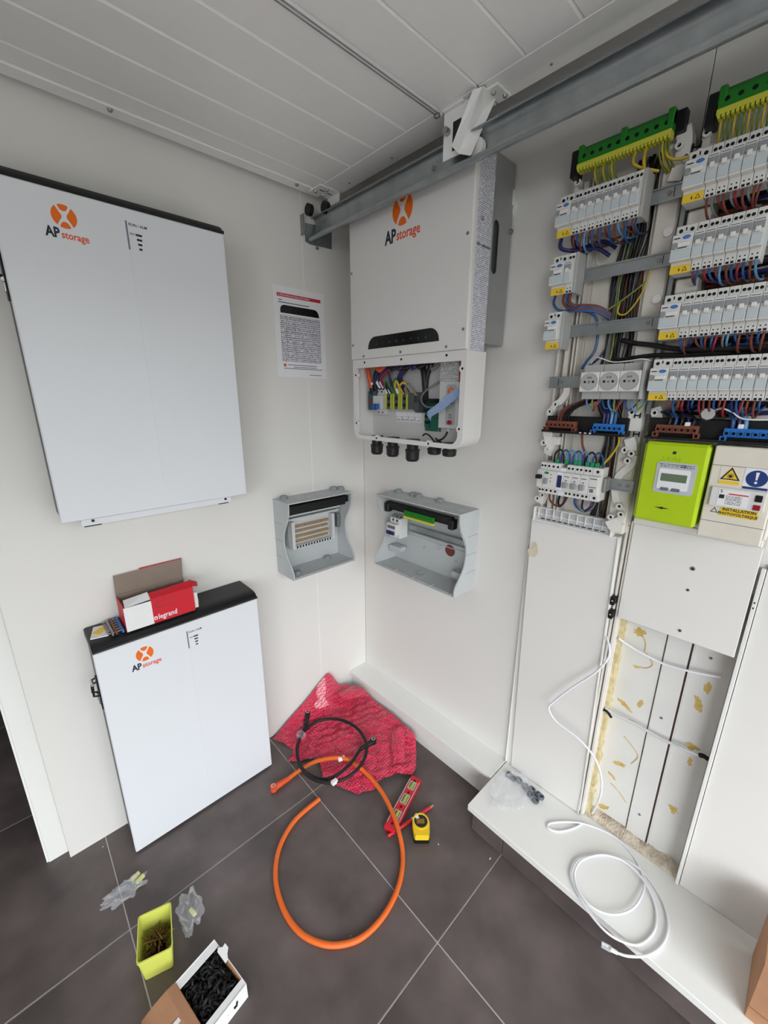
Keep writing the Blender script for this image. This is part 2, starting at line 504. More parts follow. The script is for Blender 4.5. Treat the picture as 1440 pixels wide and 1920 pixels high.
# skin pieces between the pressed grooves: each lies a touch lower than the groove bottoms
def skin(y1, y0, name='panel_strip'):
    return MB().prism([(y1 - 0.0002, ZD + 0.02), (y1 - 0.0002, ZD + 0.0035), (y1 - 0.004, ZD), (y0 + 0.004, ZD), (y0 + 0.0002, ZD + 0.0035), (y0 + 0.0002, ZD + 0.02)], XL + 0.08, XS, 'x').build(name, 'door_lacquer', gd)
yy = [-0.074, -0.137, -0.256, -0.370, -0.485, -0.585 - 0.008, -0.701, -0.816, -0.928, -1.043, -1.158, -1.273, -1.388, -1.503, -1.618, -1.733, -1.848, -1.963, -2.078]
for a, b in zip(yy[:-1], yy[1:]): skin(a, b)
MB().box(XL + 0.05, XR - 0.03, -2.1, -0.04, ZD + 0.0045, ZD + 0.04).build('core', 'door_lacquer', gd)
bt = MB().cbox(XL, XR - 0.045, -0.073, -0.03, ZD - 0.003, ZD + 0.042, 0.002).build('bottom_bar', 'door_lacquer', gd)
for x in (-2.3, -1.35, -0.833, -0.323):
    MB().cyl((x, -0.061, ZD - 0.003), (x, -0.061, ZD - 0.008), 0.0065, 10, 0.004).build('bolt', 'galv_dull', bt)
for y1, y0 in ((-0.05, -0.699), (-0.703, -1.401), (-1.405, -2.1)):
    ec = MB().cbox(XS + 0.001, XR, y0, y1, ZD - 0.001, ZD + 0.0445, 0.0012).build('end_cap', 'door_lacquer', gd)
    for k in range(3):
        yb = y1 + (y0 - y1) * (0.2 + 0.3 * k)
        MB().cyl((XR - 0.025, yb, ZD - 0.001), (XR - 0.025, yb, ZD - 0.0025), 0.003, 8).build('rivet', 'galv_dull', ec)
# corner bracket with its roller at the door's lower corner
cb = MB().cbox(-0.272, -0.193, -0.116, -0.052, ZD - 0.006, ZD - 0.0015, 0.001)
cb.box(-0.196, -0.193, -0.116, -0.052, ZD - 0.03, ZD - 0.002)
cb = cb.build('corner_bracket', 'door_lacquer', gd)
for x, y in ((-0.258, -0.07), (-0.228, -0.066), (-0.236, -0.102)):
    MB().cyl((x, y, ZD - 0.006), (x, y, ZD - 0.010), 0.006, 10, 0.004).build('bolt', 'galv', cb)
for x, y in ((-0.245, -0.088), (-0.213, -0.085)):
    MB().box(x - 0.009, x + 0.009, y - 0.002, y + 0.002, ZD - 0.0065, ZD - 0.0055).build('slot', 'black_rubber', cb)
# hinge bracket carrying the roller, about a third of the way along
hb = MB()
hb.cbox(-0.256, -0.19, -0.66, -0.60, ZD - 0.005, ZD - 0.001, 0.001)
hb.box(-0.2445, -0.2405, -0.668, -0.598, ZD - 0.100, ZD - 0.002)
hb.box(-0.2445, -0.2, -0.672, -0.66, ZD - 0.102, ZD - 0.094)
hb.box(-0.2445, -0.2, -0.6605, -0.6565, ZD - 0.1, ZD - 0.03)
hb = hb.build('hinge_bracket', 'door_lacquer', gd)
ang = MB()
ap = [(-0.266, -0.6948, 2.0735), (-0.2603, -0.7149, 2.0735), (-0.2101, -0.7153, 2.0735), (-0.1929, -0.6932, 2.0735), (-0.262, -0.6912, 1.9556), (-0.262, -0.6593, 1.97), (-0.262, -0.638, 1.9926)]
N_ = len(ap)
ang.add(ap + [(x + 0.006, y, z + 0.003) for x, y, z in ap], [tuple(range(N_)), tuple(range(N_, 2 * N_))] + [(i, (i + 1) % N_, N_ + (i + 1) % N_, N_ + i) for i in range(N_)])
ang.cbox(-0.242, -0.188, -0.742, -0.712, ZD - 0.006, ZD - 0.0012, 0.001)
ang = ang.build('hinge_arm', 'door_lacquer', gd)
for x, y in ((-0.226, -0.722), (-0.2, -0.735), ):
    MB().cyl((x, y, ZD - 0.006), (x, y, ZD - 0.0105), 0.006, 10, 0.004).build('bolt', 'galv', ang)
for x, y, z in ((-0.248, -0.588, -0.001), (-0.238, -0.616, -0.005)):
    MB().cyl((x, y, ZD + z), (x, y, ZD + z - 0.0045), 0.006, 10, 0.004).build('bolt', 'door_lacquer', hb)
MB().cyl((-0.2440, -0.612, ZD - 0.045), (-0.258, -0.612, ZD - 0.045), 0.0085, 6).build('nut', 'galv', hb)
MB().box(-0.2448, -0.244, -0.650, -0.626, ZD - 0.088, ZD - 0.03).build('slot', 'black_plastic', hb)
MB().cyl((-0.236, -0.690, ZD - 0.098), (-0.224, -0.690, ZD - 0.098), 0.0185, 20).build('roller', 'white_board', gd, 40)
MB().cyl((-0.24, -0.088, ZD - 0.05), (-0.225, -0.088, ZD - 0.05), 0.018, 20).build('roller', 'black_plastic', gd, 40)
# lifting cable running across the underside
cbm = MB().tube([(XL + 0.2, -0.5845, ZD - 0.006), (-0.262, -0.5845, ZD - 0.006)], 0.0013, 6)
cbm.tube([(XL + 0.2, -0.5925, ZD - 0.006), (-0.262, -0.5925, ZD - 0.006)], 0.0013, 6)
cbm.ring((-0.258, -0.587, ZD - 0.008), (0, 0.3, 1), 0.008, 0.0055, 0.002, 12)
cbm.build('cable', 'galv_dull', gd)

# horizontal track: rolled C profile with an angle above it
tr = thing('door_track', 'galvanised steel track of the garage door along the right wall', 'rail', (-0.23, 0.0, 1.945))
prof = [(-0.2535, 1.9575), (-0.2555, 1.9505), (-0.2525, 1.9455), (-0.246, 1.9450), (-0.240, 1.9475), (-0.2285, 1.958), (-0.2215, 1.968), (-0.2195, 1.978), (-0.2195, 2.0), (-0.2225, 2.010), (-0.2305, 2.0165), (-0.240, 2.0185), (-0.243, 2.0145)]
MB().strip(prof, -3.0, -0.014, 'y', 0.0018).build('channel', 'galv', tr, 50)
MB().strip([(-0.2185, 1.998), (-0.2185, 2.030), (-0.2075, 2.030), (-0.2075, 2.040)], -3.0, -0.05, 'y', 0.0018).build('angle', 'galv_dull', tr)
wb = MB().prism([(-0.2579, 2.0006), (-0.1464, 2.0115), (-0.149, 1.9445), (-0.2416, 1.9395), (-0.2611, 1.945)], -0.004, -0.0005, 'y')
wb.box(-0.2775, -0.2745, -0.022, -0.002, 1.958, 2.02)
wb.box(-0.2185, -0.2165, -0.05, -0.001, 1.945, 2.0)
wb = wb.build('wall_bracket', 'galv_dull', tr)
for p, q in (((-0.2225, -0.03, 1.985), (-0.2265, -0.03, 1.985)),):
    MB().cyl(p, q, 0.006, 8).build('bolt', 'galv', tr)
MB().cyl((-0.215, -0.004, 1.932), (-0.215, -0.009, 1.932), 0.005, 8).build('bolt', 'galv', wb)
for y in (-0.55, -1.31):
    MB().cyl((-0.2205, y, 1.99), (-0.2255, y, 1.99), 0.0055, 8).build('bolt', 'galv_dull', tr)
MB().cyl((-0.246, -0.022, 2.036), (-0.26, -0.022, 2.036), 0.018, 18).build('end_stop', 'black_plastic', tr, 40)
hg = MB().box(-0.214, -0.2105, -1.42, -1.36, 1.96, 2.44).build('hanger', 'galv', tr)
MB().cyl((-0.2375, -1.372, 1.99), (-0.225, -1.372, 1.99), 0.021, 18).box(-0.262, -0.258, -1.40, -1.35, 1.97, 2.06).build('second_roller', 'white_board', tr)

# ================================================================ hybrid inverter on the right wall
mat('inverter_white', (226, 224, 222), 0.42, noise=0.008, nscale=6, bump=0.06, bscale=700)
mat('inverter_inside', (206, 206, 204), 0.5, noise=0.03, nscale=10)
mat('bracket_steel', (176, 178, 177), 0.4, metal=0.75, noise=0.05, nscale=14)
mat('display_black', (16, 16, 18), 0.22)
mat('icon_grey', (96, 98, 102), 0.5)
mat('screw_grey', (150, 148, 146), 0.35, metal=0.7)
mat('hole_black', (12, 12, 12), 0.8)
mat('gland_black', (20, 20, 21), 0.5, noise=0.1, nscale=50)
mat('print_grey', (105, 105, 112), 0.6)
mat('paper_white', (236, 236, 240), 0.6, noise=0.01, nscale=20)
mat('wire_orange', (214, 92, 48), 0.4); mat('wire_black', (22, 22, 24), 0.45); mat('wire_purple', (52, 36, 82), 0.45)
mat('wire_green', (52, 116, 66), 0.45); mat('wire_yellow', (206, 178, 50), 0.45); mat('wire_blue', (40, 84, 142), 0.4)
mat('wire_navy', (34, 38, 92), 0.4); mat('wire_brown', (120, 62, 50), 0.45); mat('wire_red', (150, 40, 52), 0.45)
mat('wire_grey', (122, 122, 124), 0.45); mat('wire_white', (232, 232, 234), 0.4); mat('wire_yg', (150, 156, 60), 0.45, col2=(74, 118, 60), nscale=60)
mat('wire_ltblue', (96, 150, 196), 0.45)
mat('pcb_green', (22, 84, 66), 0.45, col2=(30, 104, 84), nscale=90)
mat('teal_block', (64, 84, 92), 0.5)
mat('module_grey', (205, 206, 206), 0.45, noise=0.01, nscale=20)
mat('term_dark', (74, 76, 78), 0.5)
mat('yg_block', (178, 186, 60), 0.5)
mat('brass', (176, 142, 66), 0.35, metal=0.85)
mat('blue_lever', (44, 92, 168), 0.45)
mat('silver_panel', (178, 178, 176), 0.4, metal=0.4)
mat('tape_blue', (150, 174, 214), 0.4, noise=0.08, nscale=120)

def small_print(name, base, ink, sx, sy, fill=0.55, seed=0.0, axis_swap=False):
    """sheet carrying illegible lines of small print: procedural ink rows on paper"""
    m = bpy.data.materials.new(name); m.use_nodes = True
    nt = m.node_tree; b = nt.nodes['Principled BSDF']; b.inputs['Roughness'].default_value = 0.55
    tc = nt.nodes.new('ShaderNodeTexCoord'); sp = nt.nodes.new('ShaderNodeSeparateXYZ')
    nt.links.new(tc.outputs['Object'], sp.inputs[0])
    X, Y = (sp.outputs['Y'], sp.outputs['X']) if axis_swap == 'xy' else ((sp.outputs['Z'], sp.outputs['Y']) if axis_swap else (sp.outputs['X'], sp.outputs['Y']))
    def mth(op, a, c):
        n = nt.nodes.new('ShaderNodeMath'); n.operation = op
        for k, q in ((0, a), (1, c)):
            if q is None: continue
            if isinstance(q, (int, float)): n.inputs[k].default_value = q
            else: nt.links.new(q, n.inputs[k])
        return n.outputs[0]
    row = mth('MULTIPLY', Y, sy)
    frac = mth('FRACT', row, None); rid = mth('FLOOR', row, None)
    inrow = mth('LESS_THAN', frac, fill)
    cx = nt.nodes.new('ShaderNodeCombineXYZ')
    nt.links.new(mth('MULTIPLY', X, sx), cx.inputs[0]); nt.links.new(mth('MULTIPLY', rid, 7.31), cx.inputs[1]); cx.inputs[2].default_value = seed
    nz = nt.nodes.new('ShaderNodeTexNoise'); nz.inputs['Scale'].default_value = 1.0; nz.inputs['Detail'].default_value = 2.0
    nt.links.new(cx.outputs[0], nz.inputs['Vector'])
    ink_on = mth('MULTIPLY', mth('GREATER_THAN', nz.outputs['Fac'], 0.46), inrow)
    mx = nt.nodes.new('ShaderNodeMix'); mx.data_type = 'RGBA'
    nt.links.new(ink_on, mx.inputs['Factor'])
    mx.inputs[6].default_value = lin(base) + (1,); mx.inputs[7].default_value = lin(ink) + (1,)
    nt.links.new(mx.outputs[2], b.inputs['Base Color'])
    MATS[name] = m
small_print('label_print', (224, 224, 232), (140, 140, 154), 300, 215, 0.5, axis_swap=True)

D = 0.205
iv = thing('hybrid_inverter', 'white hybrid inverter on the right wall with its wiring compartment open', 'inverter', (0.423, 1.275, 0.0), 'R')
U0, U1 = 0.1768, 0.6685
MB().cbox(U0 + 0.008, U1, 1.53, 2.035, 0.116, D - 0.006, 0.004).build('body', 'inverter_white', iv)
fc = MB().cbox(U0, U1 + 0.0015, 1.547, 2.035, D - 0.0065, D, 0.0025).build('front_cover', 'inverter_white', iv)
for u, v in ((0.1868, 1.8189), (0.656, 1.8227), (0.657, 1.5979), (0.188, 1.5947), (0.2447, 1.556), (0.4216, 1.5571), (0.6017, 1.5582)):
    MB().cyl((u, v, D), (u, v, D + 0.0015), 0.0042, 10).build('screw', 'screw_grey', fc)
dp = [(0.2694, 1.5757), (0.5744, 1.5757)] + [(0.5744 - 0.034 + 0.034 * math.cos(a), 1.5785 + 0.0345 * math.sin(a)) for a in [math.radians(x) for x in (0, 18, 36, 54, 72, 90)]] + [(0.2694 + 0.034 + 0.034 * math.cos(a), 1.5785 + 0.0345 * math.sin(a)) for a in [math.radians(x) for x in (90, 108, 126, 144, 162, 180)]]
ds = MB().prism(dp, D, D + 0.0012).build('display', 'display_black', fc)
for k, s in enumerate('[ ! < # o * v A'.split()):
    text(s, 0.012, 'icon_grey', ds, (0.312 + 0.0305 * k, 1.5905, D + 0.0013), name='icon', bold=0.0)
logo(fc, 0.4215, 1.9400, D, 0.0405)
text('AP', 0.0485, 'logo_navy', fc, (0.3725, 1.8795, D + 0.0003), bold=0.035, width=0.048)
text('storage', 0.0375, 'logo_red', fc, (0.4455, 1.8775, D + 0.0003), bold=0.018, width=0.093)
# long sticker on the flank
lb = MB().box(U1 + 0.0002, U1 + 0.0006, 1.536, 2.02, 0.119, 0.185).build('rating_sticker', 'label_print', iv)
text('LED Indicators', 0.0105, 'print_black', lb, None, M=Matrix(((0, 0, 1, 0), (0, 1, 0, 0), (-1, 0, 0, 0), (0, 0, 0, 1))).copy() if False else Matrix.Translation((U1 + 0.0008 - 0.423, 1.803 - 1.275, 0.152)) @ Matrix.Rotation(PI / 2, 4, 'Y'), bold=0.012)
text('CE', 0.013, 'print_black', lb, None, M=Matrix.Translation((U1 + 0.0008 - 0.423, 1.862 - 1.275, 0.165)) @ Matrix.Rotation(PI / 2, 4, 'Y'), bold=0.012)
# wiring compartment: tray with rounded lower corners and a raised rim with screw bosses
out = rrect(0.1855, 0.6735, 1.2745, 1.5455, (0.034, 0.04, 0.001, 0.001), 6)
inn = rrect(0.2035, 0.6555, 1.2885, 1.5185, (0.026, 0.026, 0.001, 0.001), 6)
MB().frame(out, inn, D - 0.012, D).build('rim', 'inverter_white', iv)
cmp_ = MB()
out2 = rrect(0.1865, 0.6725, 1.2755, 1.5455, (0.034, 0.04, 0.001, 0.001), 6)
inn2 = rrect(0.1905, 0.6685, 1.2795, 1.5415, (0.030, 0.036, 0.001, 0.001), 6)
cmp_.frame(out2, inn2, 0.112, D - 0.012)
cmp_.build('compartment', 'inverter_white', iv, 40)
MB().prism(inn2, 0.112, 0.116).build('back_plate', 'inverter_inside', iv)
for u, v in ((0.2005, 1.4959), (0.2005, 1.3303), (0.3095, 1.2835), (0.5471, 1.2835), (0.6605, 1.334), (0.6612, 1.4975)):
    bo = MB().cyl((u, v, D - 0.012), (u, v, D + 0.0002), 0.0105, 14).build('screw_boss', 'inverter_white', iv, 40)
    MB().cyl((u, v, D - 0.001), (u, v, D + 0.0006), 0.0036, 10).build('hole', 'hole_black', bo)
for u in (0.2484, 0.4253, 0.6042):
    MB().cyl((u, 1.5355, D - 0.001), (u, 1.5355, D + 0.0005), 0.0038, 10).build('hole', 'hole_black', iv)
# cable glands hanging from the bottom
for u, dr, h in ((0.262, 0.0235, 0.056), (0.345, 0.0235, 0.056), (0.44, 0.0245, 0.062), (0.535, 0.023, 0.03), (0.595, 0.023, 0.03)):
    g = MB().cyl((u, 1.2752, 0.160), (u, 1.2752 - h * 0.35, 0.160), dr * 0.8, 18)
    g.cyl((u, 1.2752 - h * 0.35, 0.160), (u, 1.2752 - h * 0.48, 0.160), dr, 8)
    g.cyl((u, 1.2752 - h * 0.48, 0.160), (u, 1.2752 - h * 0.88, 0.160), dr * 0.95, 18, dr * 0.93)
    g.cyl((u, 1.2752 - h * 0.88, 0.160), (u, 1.2752 - h, 0.160), dr * 0.93, 18, dr * 0.72)
    g.cyl((u, 1.2796, 0.160), (u, 1.2866, 0.160), dr, 8)
    g.build('cable_gland', 'gland_black', iv, 40)
# steel side plates of the heat sink / mounting frame behind, with the hand slot
for uu in (0.6585, 0.188):
    o_ = rrect(0.006, 0.1155, 1.571, 2.03, 0.006, 4)
    i_ = rrect(0.068, 0.096, 1.752, 1.882, 0.0139, 4)
    bs = MB().frame([(v, w) for w, v in o_], [(v, w) for w, v in i_], uu - 0.0025, uu, 'x').build('side_plate', 'bracket_steel', iv)
MB().box(0.2, 0.65, 1.60, 2.02, 0.0, 0.112).build('heat_sink', 'term_dark', iv)
MB().cyl((0.659, 1.871, 0.012), (0.664, 1.871, 0.012), 0.006, 8).cyl((0.664, 1.871, 0.012), (0.6665, 1.871, 0.012), 0.0035, 8).build('lock_screw', 'screw_grey', iv)

# -------- inside the compartment (w about 0.12 - 0.17)
_pre = set(o.name for o in bpy.data.objects)
B = 0.116
tb = MB().cbox(0.241, 0.281, 1.398, 1.466, B, 0.15, 0.001).box(0.247, 0.275, 1.42, 1.446, 0.15, 0.153).build('battery_terminal', 'teal_block', iv)
MB().box(0.25, 0.272, 1.426, 1.436, 0.153, 0.1545).build('rating_mark', 'wire_brown', tb)
br = MB().cbox(0.276, 0.325, 1.378, 1.472, B, 0.140, 0.001).cbox(0.272, 0.318, 1.402, 1.45, 0.139, 0.154, 0.001).build('breaker', 'module_grey', iv)
for k in range(2):
    MB().cbox(0.277 + 0.019 * k, 0.288 + 0.019 * k, 1.402, 1.423, 0.154, 0.164, 0.001).build('lever', 'blue_lever', br)
    MB().cyl((0.283 + 0.02 * k, 1.464, 0.140), (0.283 + 0.02 * k, 1.464, 0.1405), 0.0035, 8).build('hole', 'hole_black', br)
    MB().cyl((0.288 + 0.02 * k, 1.387, 0.140), (0.288 + 0.02 * k, 1.387, 0.1405), 0.0035, 8).build('hole', 'hole_black', br)
for k in range(3):
    u = 0.327 + 0.037 * k
    tm = MB().cbox(u, u + 0.036, 1.405, 1.456, B, 0.146, 0.001).build('terminal_block', 'term_dark', iv)
    for a in (0.0005, 0.0265):
        MB().box(u + a, u + a + 0.0085, 1.403, 1.458, 0.138, 0.1475).build('earth_clamp', 'yg_block', tm)
    for a in (1.42, 1.441):
        MB().cyl((u + 0.018, a, 0.146), (u + 0.018, a, 0.1475), 0.006, 10).build('screw', 'hole_black', tm)
MB().cbox(0.439, 0.462, 1.405, 1.459, B, 0.15, 0.001).box(0.462, 0.492, 1.392, 1.461, B, 0.14).box(0.466, 0.488, 1.40, 1.43, 0.14, 0.152).build('plug_socket', 'term_dark', iv)
ls = MB().box(0.352, 0.472, 1.348, 1.392, B, B + 0.001).build('terminal_label', 'paper_white', iv)
for k, s in enumerate(('GEN', 'BACKUP', 'GRID', 'PE')):
    text(s, 0.0075, 'print_grey', ls, (0.366 + 0.031 * k, 1.3575, B + 0.0012))
    MB().frame(rrect(0.354 + 0.0295 * k, 0.381 + 0.0295 * k, 1.352, 1.372, 0.001, 1), rrect(0.355 + 0.0295 * k, 0.38 + 0.0295 * k, 1.353, 1.371, 0.001, 1), B + 0.001, B + 0.0014).build('label_box', 'print_grey', ls)
pcb = MB().box(0.492, 0.556, 1.322, 1.428, B + 0.004, B + 0.0075).build('circuit_board', 'pcb_green', iv)
for k in range(7):
    MB().cbox(0.497, 0.513, 1.335 + 0.0125 * k, 1.3455 + 0.0125 * k, B + 0.0075, B + 0.017, 0.0008).build('connector', 'hole_black' if k % 2 else 'pcb_green', pcb)
for u, v in ((0.496, 1.326), (0.551, 1.326), (0.551, 1.424)):
    MB().cyl((u, v, B + 0.0075), (u, v, B + 0.0095), 0.003, 8).build('screw', 'screw_grey', pcb)
MB().cbox(0.497, 0.551, 1.428, 1.441, B, 0.145, 0.001).build('ribbon_header', 'hole_black', iv)
wbx = MB().cbox(0.566, 0.642, 1.336, 1.532, B, 0.148, 0.002).build('communication_box', 'module_grey', iv)
MB().box(0.558, 0.5655, 1.336, 1.528, B, 0.13).build('flange', 'paper_white', wbx)
sp = MB().prism(rrect(0.594, 0.628, 1.348, 1.482, 0.006, 4), 0.148, 0.149).build('silver_panel', 'silver_panel', wbx)
logo(sp, 0.611, 1.463, 0.149, 0.0115)
text('AP', 0.02, 'logo_navy', sp, (0.611, 1.437, 0.1493), rz=-PI / 2, bold=0.012)
MB().cyl((0.611, 1.3595, 0.149), (0.611, 1.3595, 0.152), 0.0085, 16).build('red_push_button', 'red_button', sp, 40)
for k in range(4):
    MB().box(0.607 + 0.006 * (k % 2), 0.610 + 0.006 * (k % 2), 1.377 + 0.01 * (k // 2), 1.381 + 0.01 * (k // 2), 0.149, 0.1494).build('mark', 'print_black', sp)
small_print('box_print', (216, 216, 216), (70, 70, 74), 700, 260, 0.5)
MB().box(0.567, 0.637, 1.488, 1.530, 0.148, 0.1485).build('sticker', 'box_print', wbx)
MB().box(0.6375, 0.6425, 1.486, 1.532, 0.146, 0.15).build('red_edge', 'red_button', wbx)
tp = MB(); pts = [(0.536, 1.372, 0.155), (0.546, 1.392, 0.162), (0.58, 1.412, 0.166), (0.62, 1.44, 0.166), (0.652, 1.464, 0.163)]
va = []
for (u, v, w_) in spl(pts, 4): va += [(u + 0.007, v - 0.011, w_), (u - 0.007, v + 0.011, w_ + 0.002), (u - 0.007, v + 0.011, w_ + 0.003), (u + 0.007, v - 0.011, w_ + 0.001)]
nn = len(va) // 4
tp.add(va, [(i * 4 + a, i * 4 + (a + 1) % 4, (i + 1) * 4 + (a + 1) % 4, (i + 1) * 4 + a) for i in range(nn - 1) for a in range(4)] + [(0, 1, 2, 3), tuple(range(4 * nn - 4, 4 * nn))])
tp.build('data_ribbon', 'tape_blue', iv)
def ivw(pts, r, m, name='wire'):
    return MB().tube(spl(pts, 6), r, 8).build(name, m, iv, 60)
ivw([(0.236, 1.537, 0.15), (0.25, 1.515, 0.155), (0.258, 1.485, 0.15), (0.26, 1.462, 0.14)], 0.008, 'wire_orange', 'battery_lead')
ivw([(0.256, 1.537, 0.145), (0.29, 1.528, 0.155), (0.32, 1.52, 0.16), (0.345, 1.535, 0.15)], 0.0075, 'wire_orange', 'battery_lead')
ivw([(0.30, 1.54, 0.14), (0.28, 1.51, 0.15), (0.276, 1.48, 0.145), (0.278, 1.46, 0.14)], 0.0065, 'wire_black', 'battery_lead')
MB().cyl((0.258, 1.486, 0.148), (0.26, 1.455, 0.145), 0.0085, 12).build('cable_lug', 'gland_black', iv)
MB().cyl((0.258, 1.492, 0.149), (0.258, 1.486, 0.148), 0.0092, 12).build('collar', 'paper_white', iv)
for k, (a, b, m) in enumerate(((0.34, 0.289, 'wire_navy'), (0.37, 0.306, 'wire_navy'), (0.40, 0.318, 'wire_red'), (0.33, 0.36, 'wire_purple'), (0.44, 0.40, 'wire_purple'), (0.46, 0.415, 'wire_purple'), (0.47, 0.408, 'wire_navy'))):
    ivw([(a, 1.537, 0.145), ((a + b) / 2 + 0.01, 1.522, 0.16), (b, 1.50, 0.158), (b + 0.004, 1.476, 0.14), (b + 0.005, 1.462, 0.132)], 0.0042, m)
for b in (0.294, 0.311):
    MB().cyl((b, 1.494, 0.155), (b + 0.003, 1.478, 0.142), 0.0052, 10).build('wire_marker', 'paper_white', iv)
for (a, b, h, m) in ((0.337, 0.366, 1.494, 'wire_green'), (0.36, 0.345, 1.488, 'wire_black'), (0.376, 0.41, 1.497, 'wire_green'), (0.384, 0.412, 1.492, 'wire_yellow'), (0.398, 0.462, 1.488, 'wire_yellow'), (0.43, 0.468, 1.484, 'wire_grey')):
    ivw([(a, 1.452, 0.14), (a + (b - a) * 0.15, h - 0.012, 0.16), ((a + b) / 2, h, 0.165), (b - (b - a) * 0.15, h - 0.012, 0.16), (b, 1.452, 0.14)], 0.0032, m)
for a in (0.338, 0.352, 0.39, 0.43):
    MB().cyl((a, 1.474, 0.155), (a, 1.459, 0.146), 0.0042, 10).build('wire_marker', 'paper_white', iv)
ivw([(0.48, 1.537, 0.14), (0.505, 1.51, 0.152), (0.512, 1.47, 0.15), (0.505, 1.44, 0.14)], 0.0095, 'wire_black', 'ribbon_bundle')
ivw([(0.53, 1.535, 0.14), (0.518, 1.50, 0.15), (0.514, 1.46, 0.15), (0.51, 1.44, 0.14)], 0.007, 'wire_black', 'ribbon_bundle')
ivw([(0.556, 1.49, 0.13), (0.53, 1.475, 0.15), (0.508, 1.45, 0.16), (0.5, 1.43, 0.15), (0.515, 1.415, 0.14), (0.556, 1.418, 0.13)], 0.0025, 'wire_grey')
ivw([(0.56, 1.53, 0.13), (0.535, 1.515, 0.15), (0.525, 1.535, 0.14)], 0.0035, 'wire_grey')
ivw([(0.595, 1.334, 0.13), (0.592, 1.31, 0.145), (0.575, 1.298, 0.15), (0.56, 1.303, 0.15)], 0.0026, 'wire_black')
ivw([(0.508, 1.308, 0.15), (0.52, 1.315, 0.152), (0.54, 1.31, 0.155), (0.556, 1.292, 0.15)], 0.0026, 'wire_black')
MB().cyl((0.595, 1.336, 0.13), (0.5945, 1.324, 0.134), 0.0042, 10).build('wire_marker', 'paper_white', iv)
for k in range(5):
    ivw([(0.36 + 0.03 * k, 1.540, 0.13), (0.372 + 0.03 * k, 1.524, 0.165), (0.39 + 0.03 * k, 1.520, 0.17), (0.41 + 0.03 * k, 1.538, 0.14)], 0.005, ('wire_black', 'wire_purple', 'wire_black', 'wire_navy', 'wire_black')[k])

def _fit(u, v):
    v2 = v - (0.008 + 0.016 * max(0, min(1, (v - 1.34) / 0.07))) * max(0, min(1, (1.54 - v) / 0.06))
    return 1.027 * u - 0.0455, v2
bpy.context.view_layer.update()
for o in list(bpy.data.objects):
    if o.name in _pre: continue
    if o.matrix_local.translation.length > 1e-6:
        l = o.matrix_local.translation
        nu, nv = _fit(l.x + 0.423, l.y + 1.275)
        o.location = (nu - 0.423, nv - 1.275, l.z)
    else:
        for q in o.data.vertices:
            nu, nv = _fit(q.co.x + 0.423, q.co.y + 1.275); q.co.x = nu - 0.423; q.co.y = nv - 1.275
# small white plastic bracket on the wall just right of the inverter
ck = thing('white_clip', 'small white plastic clip on the wall right of the inverter', 'clip', (0.654, 1.91, 0.0), 'R')
MB().prism([(0.6385, 2.0), (0.6495, 2.002), (0.6665, 1.945), (0.660, 1.934), (0.654, 1.944)], 0.0005, 0.014).build('arm', 'white_board', ck)
MB().prism([(0.660, 1.9335), (0.6675, 1.9425), (0.6685, 1.93), (0.655, 1.911), (0.6535, 1.913)], 0.0005, 0.008).build('tail', 'white_board', ck)

# ================================================================ A4 sheet taped to the left wall
sh = thing('printed_sheet', 'A4 instruction sheet with a red header taped to the left wall', 'paper sheet', (-0.298, 1.49, 0.0), 'L')
small_print('table_print', (224, 222, 230), (126, 122, 134), 300, 150, 0.5)
u0, u1, v0, v1 = -0.4015, -0.190, 1.4905, 1.7885
MB().box(u0, u1, v0, v1, 0.0008, 0.0016).build('paper', 'paper_white', sh)
mat('header_red', (196, 46, 60), 0.5)
hd = MB().box(u0 + 0.016, u1 - 0.016, v1 - 0.0335, v1 - 0.0225, 0.0016, 0.0019).build('header_bar', 'header_red', sh)
text('6. Informations sur l\'écran de l\'onduleur', 0.0078, 'paper_white', hd, (u0 + 0.021, v1 - 0.028, 0.0021), align='LEFT', bold=0.006)
for y, l in ((0.044, 0.014), (0.0515, 0.125)):
    MB().box(u0 + 0.02, u0 + 0.02 + l, v1 - y - 0.0015, v1 - y + 0.0015, 0.0016, 0.0018).build('text_line', 'print_grey', sh)
bp_ = [(u0 + 0.026, v1 - 0.085)] + [(u0 + 0.042 + 0.016 * math.cos(a), v1 - 0.075 + 0.016 * math.sin(a)) for a in [math.radians(x) for x in (170, 150, 130, 110, 90)]] + [(u1 - 0.046 + 0.02 * math.cos(a), v1 - 0.079 + 0.020 * math.sin(a)) for a in [math.radians(x) for x in (90, 65, 40, 20)]] + [(u1 - 0.024, v1 - 0.085)]
MB().prism(bp_, 0.0016, 0.0019).build('display_picture', 'display_black', sh)
tbl = MB().box(u0 + 0.024, u1 - 0.022, v0 + 0.054, v1 - 0.092, 0.0016, 0.0018).build('table', 'table_print', sh)
for dv in [0, 0.0075, 0.026, 0.043, 0.054, 0.072, 0.089, 0.104, 0.131, 0.15]:
    MB().box(u0 + 0.024, u1 - 0.022, v1 - 0.0924 - dv, v1 - 0.0916 - dv, 0.0018, 0.002).build('rule', 'print_grey', tbl)
for du in (0.024, 0.0475, 0.081, 0.189):
    MB().box(u0 + du - 0.0004, u0 + du + 0.0004, v0 + 0.054, v1 - 0.092, 0.0018, 0.002).build('rule', 'print_grey', tbl)
MB().box(u0 + 0.0275, u0 + 0.0375, v0 + 0.036, v0 + 0.046, 0.0016, 0.0019).build('notice_mark', 'logo_red', sh)
for y, a, l in ((0.0425, 0.044, 0.125), (0.0355, 0.068, 0.1), (0.030, 0.028, 0.165), (0.010, 0.136, 0.053)):
    MB().box(u0 + a, u0 + a + l, v0 + y - 0.0011, v0 + y + 0.0011, 0.0016, 0.0018).build('text_line', 'print_grey', sh)

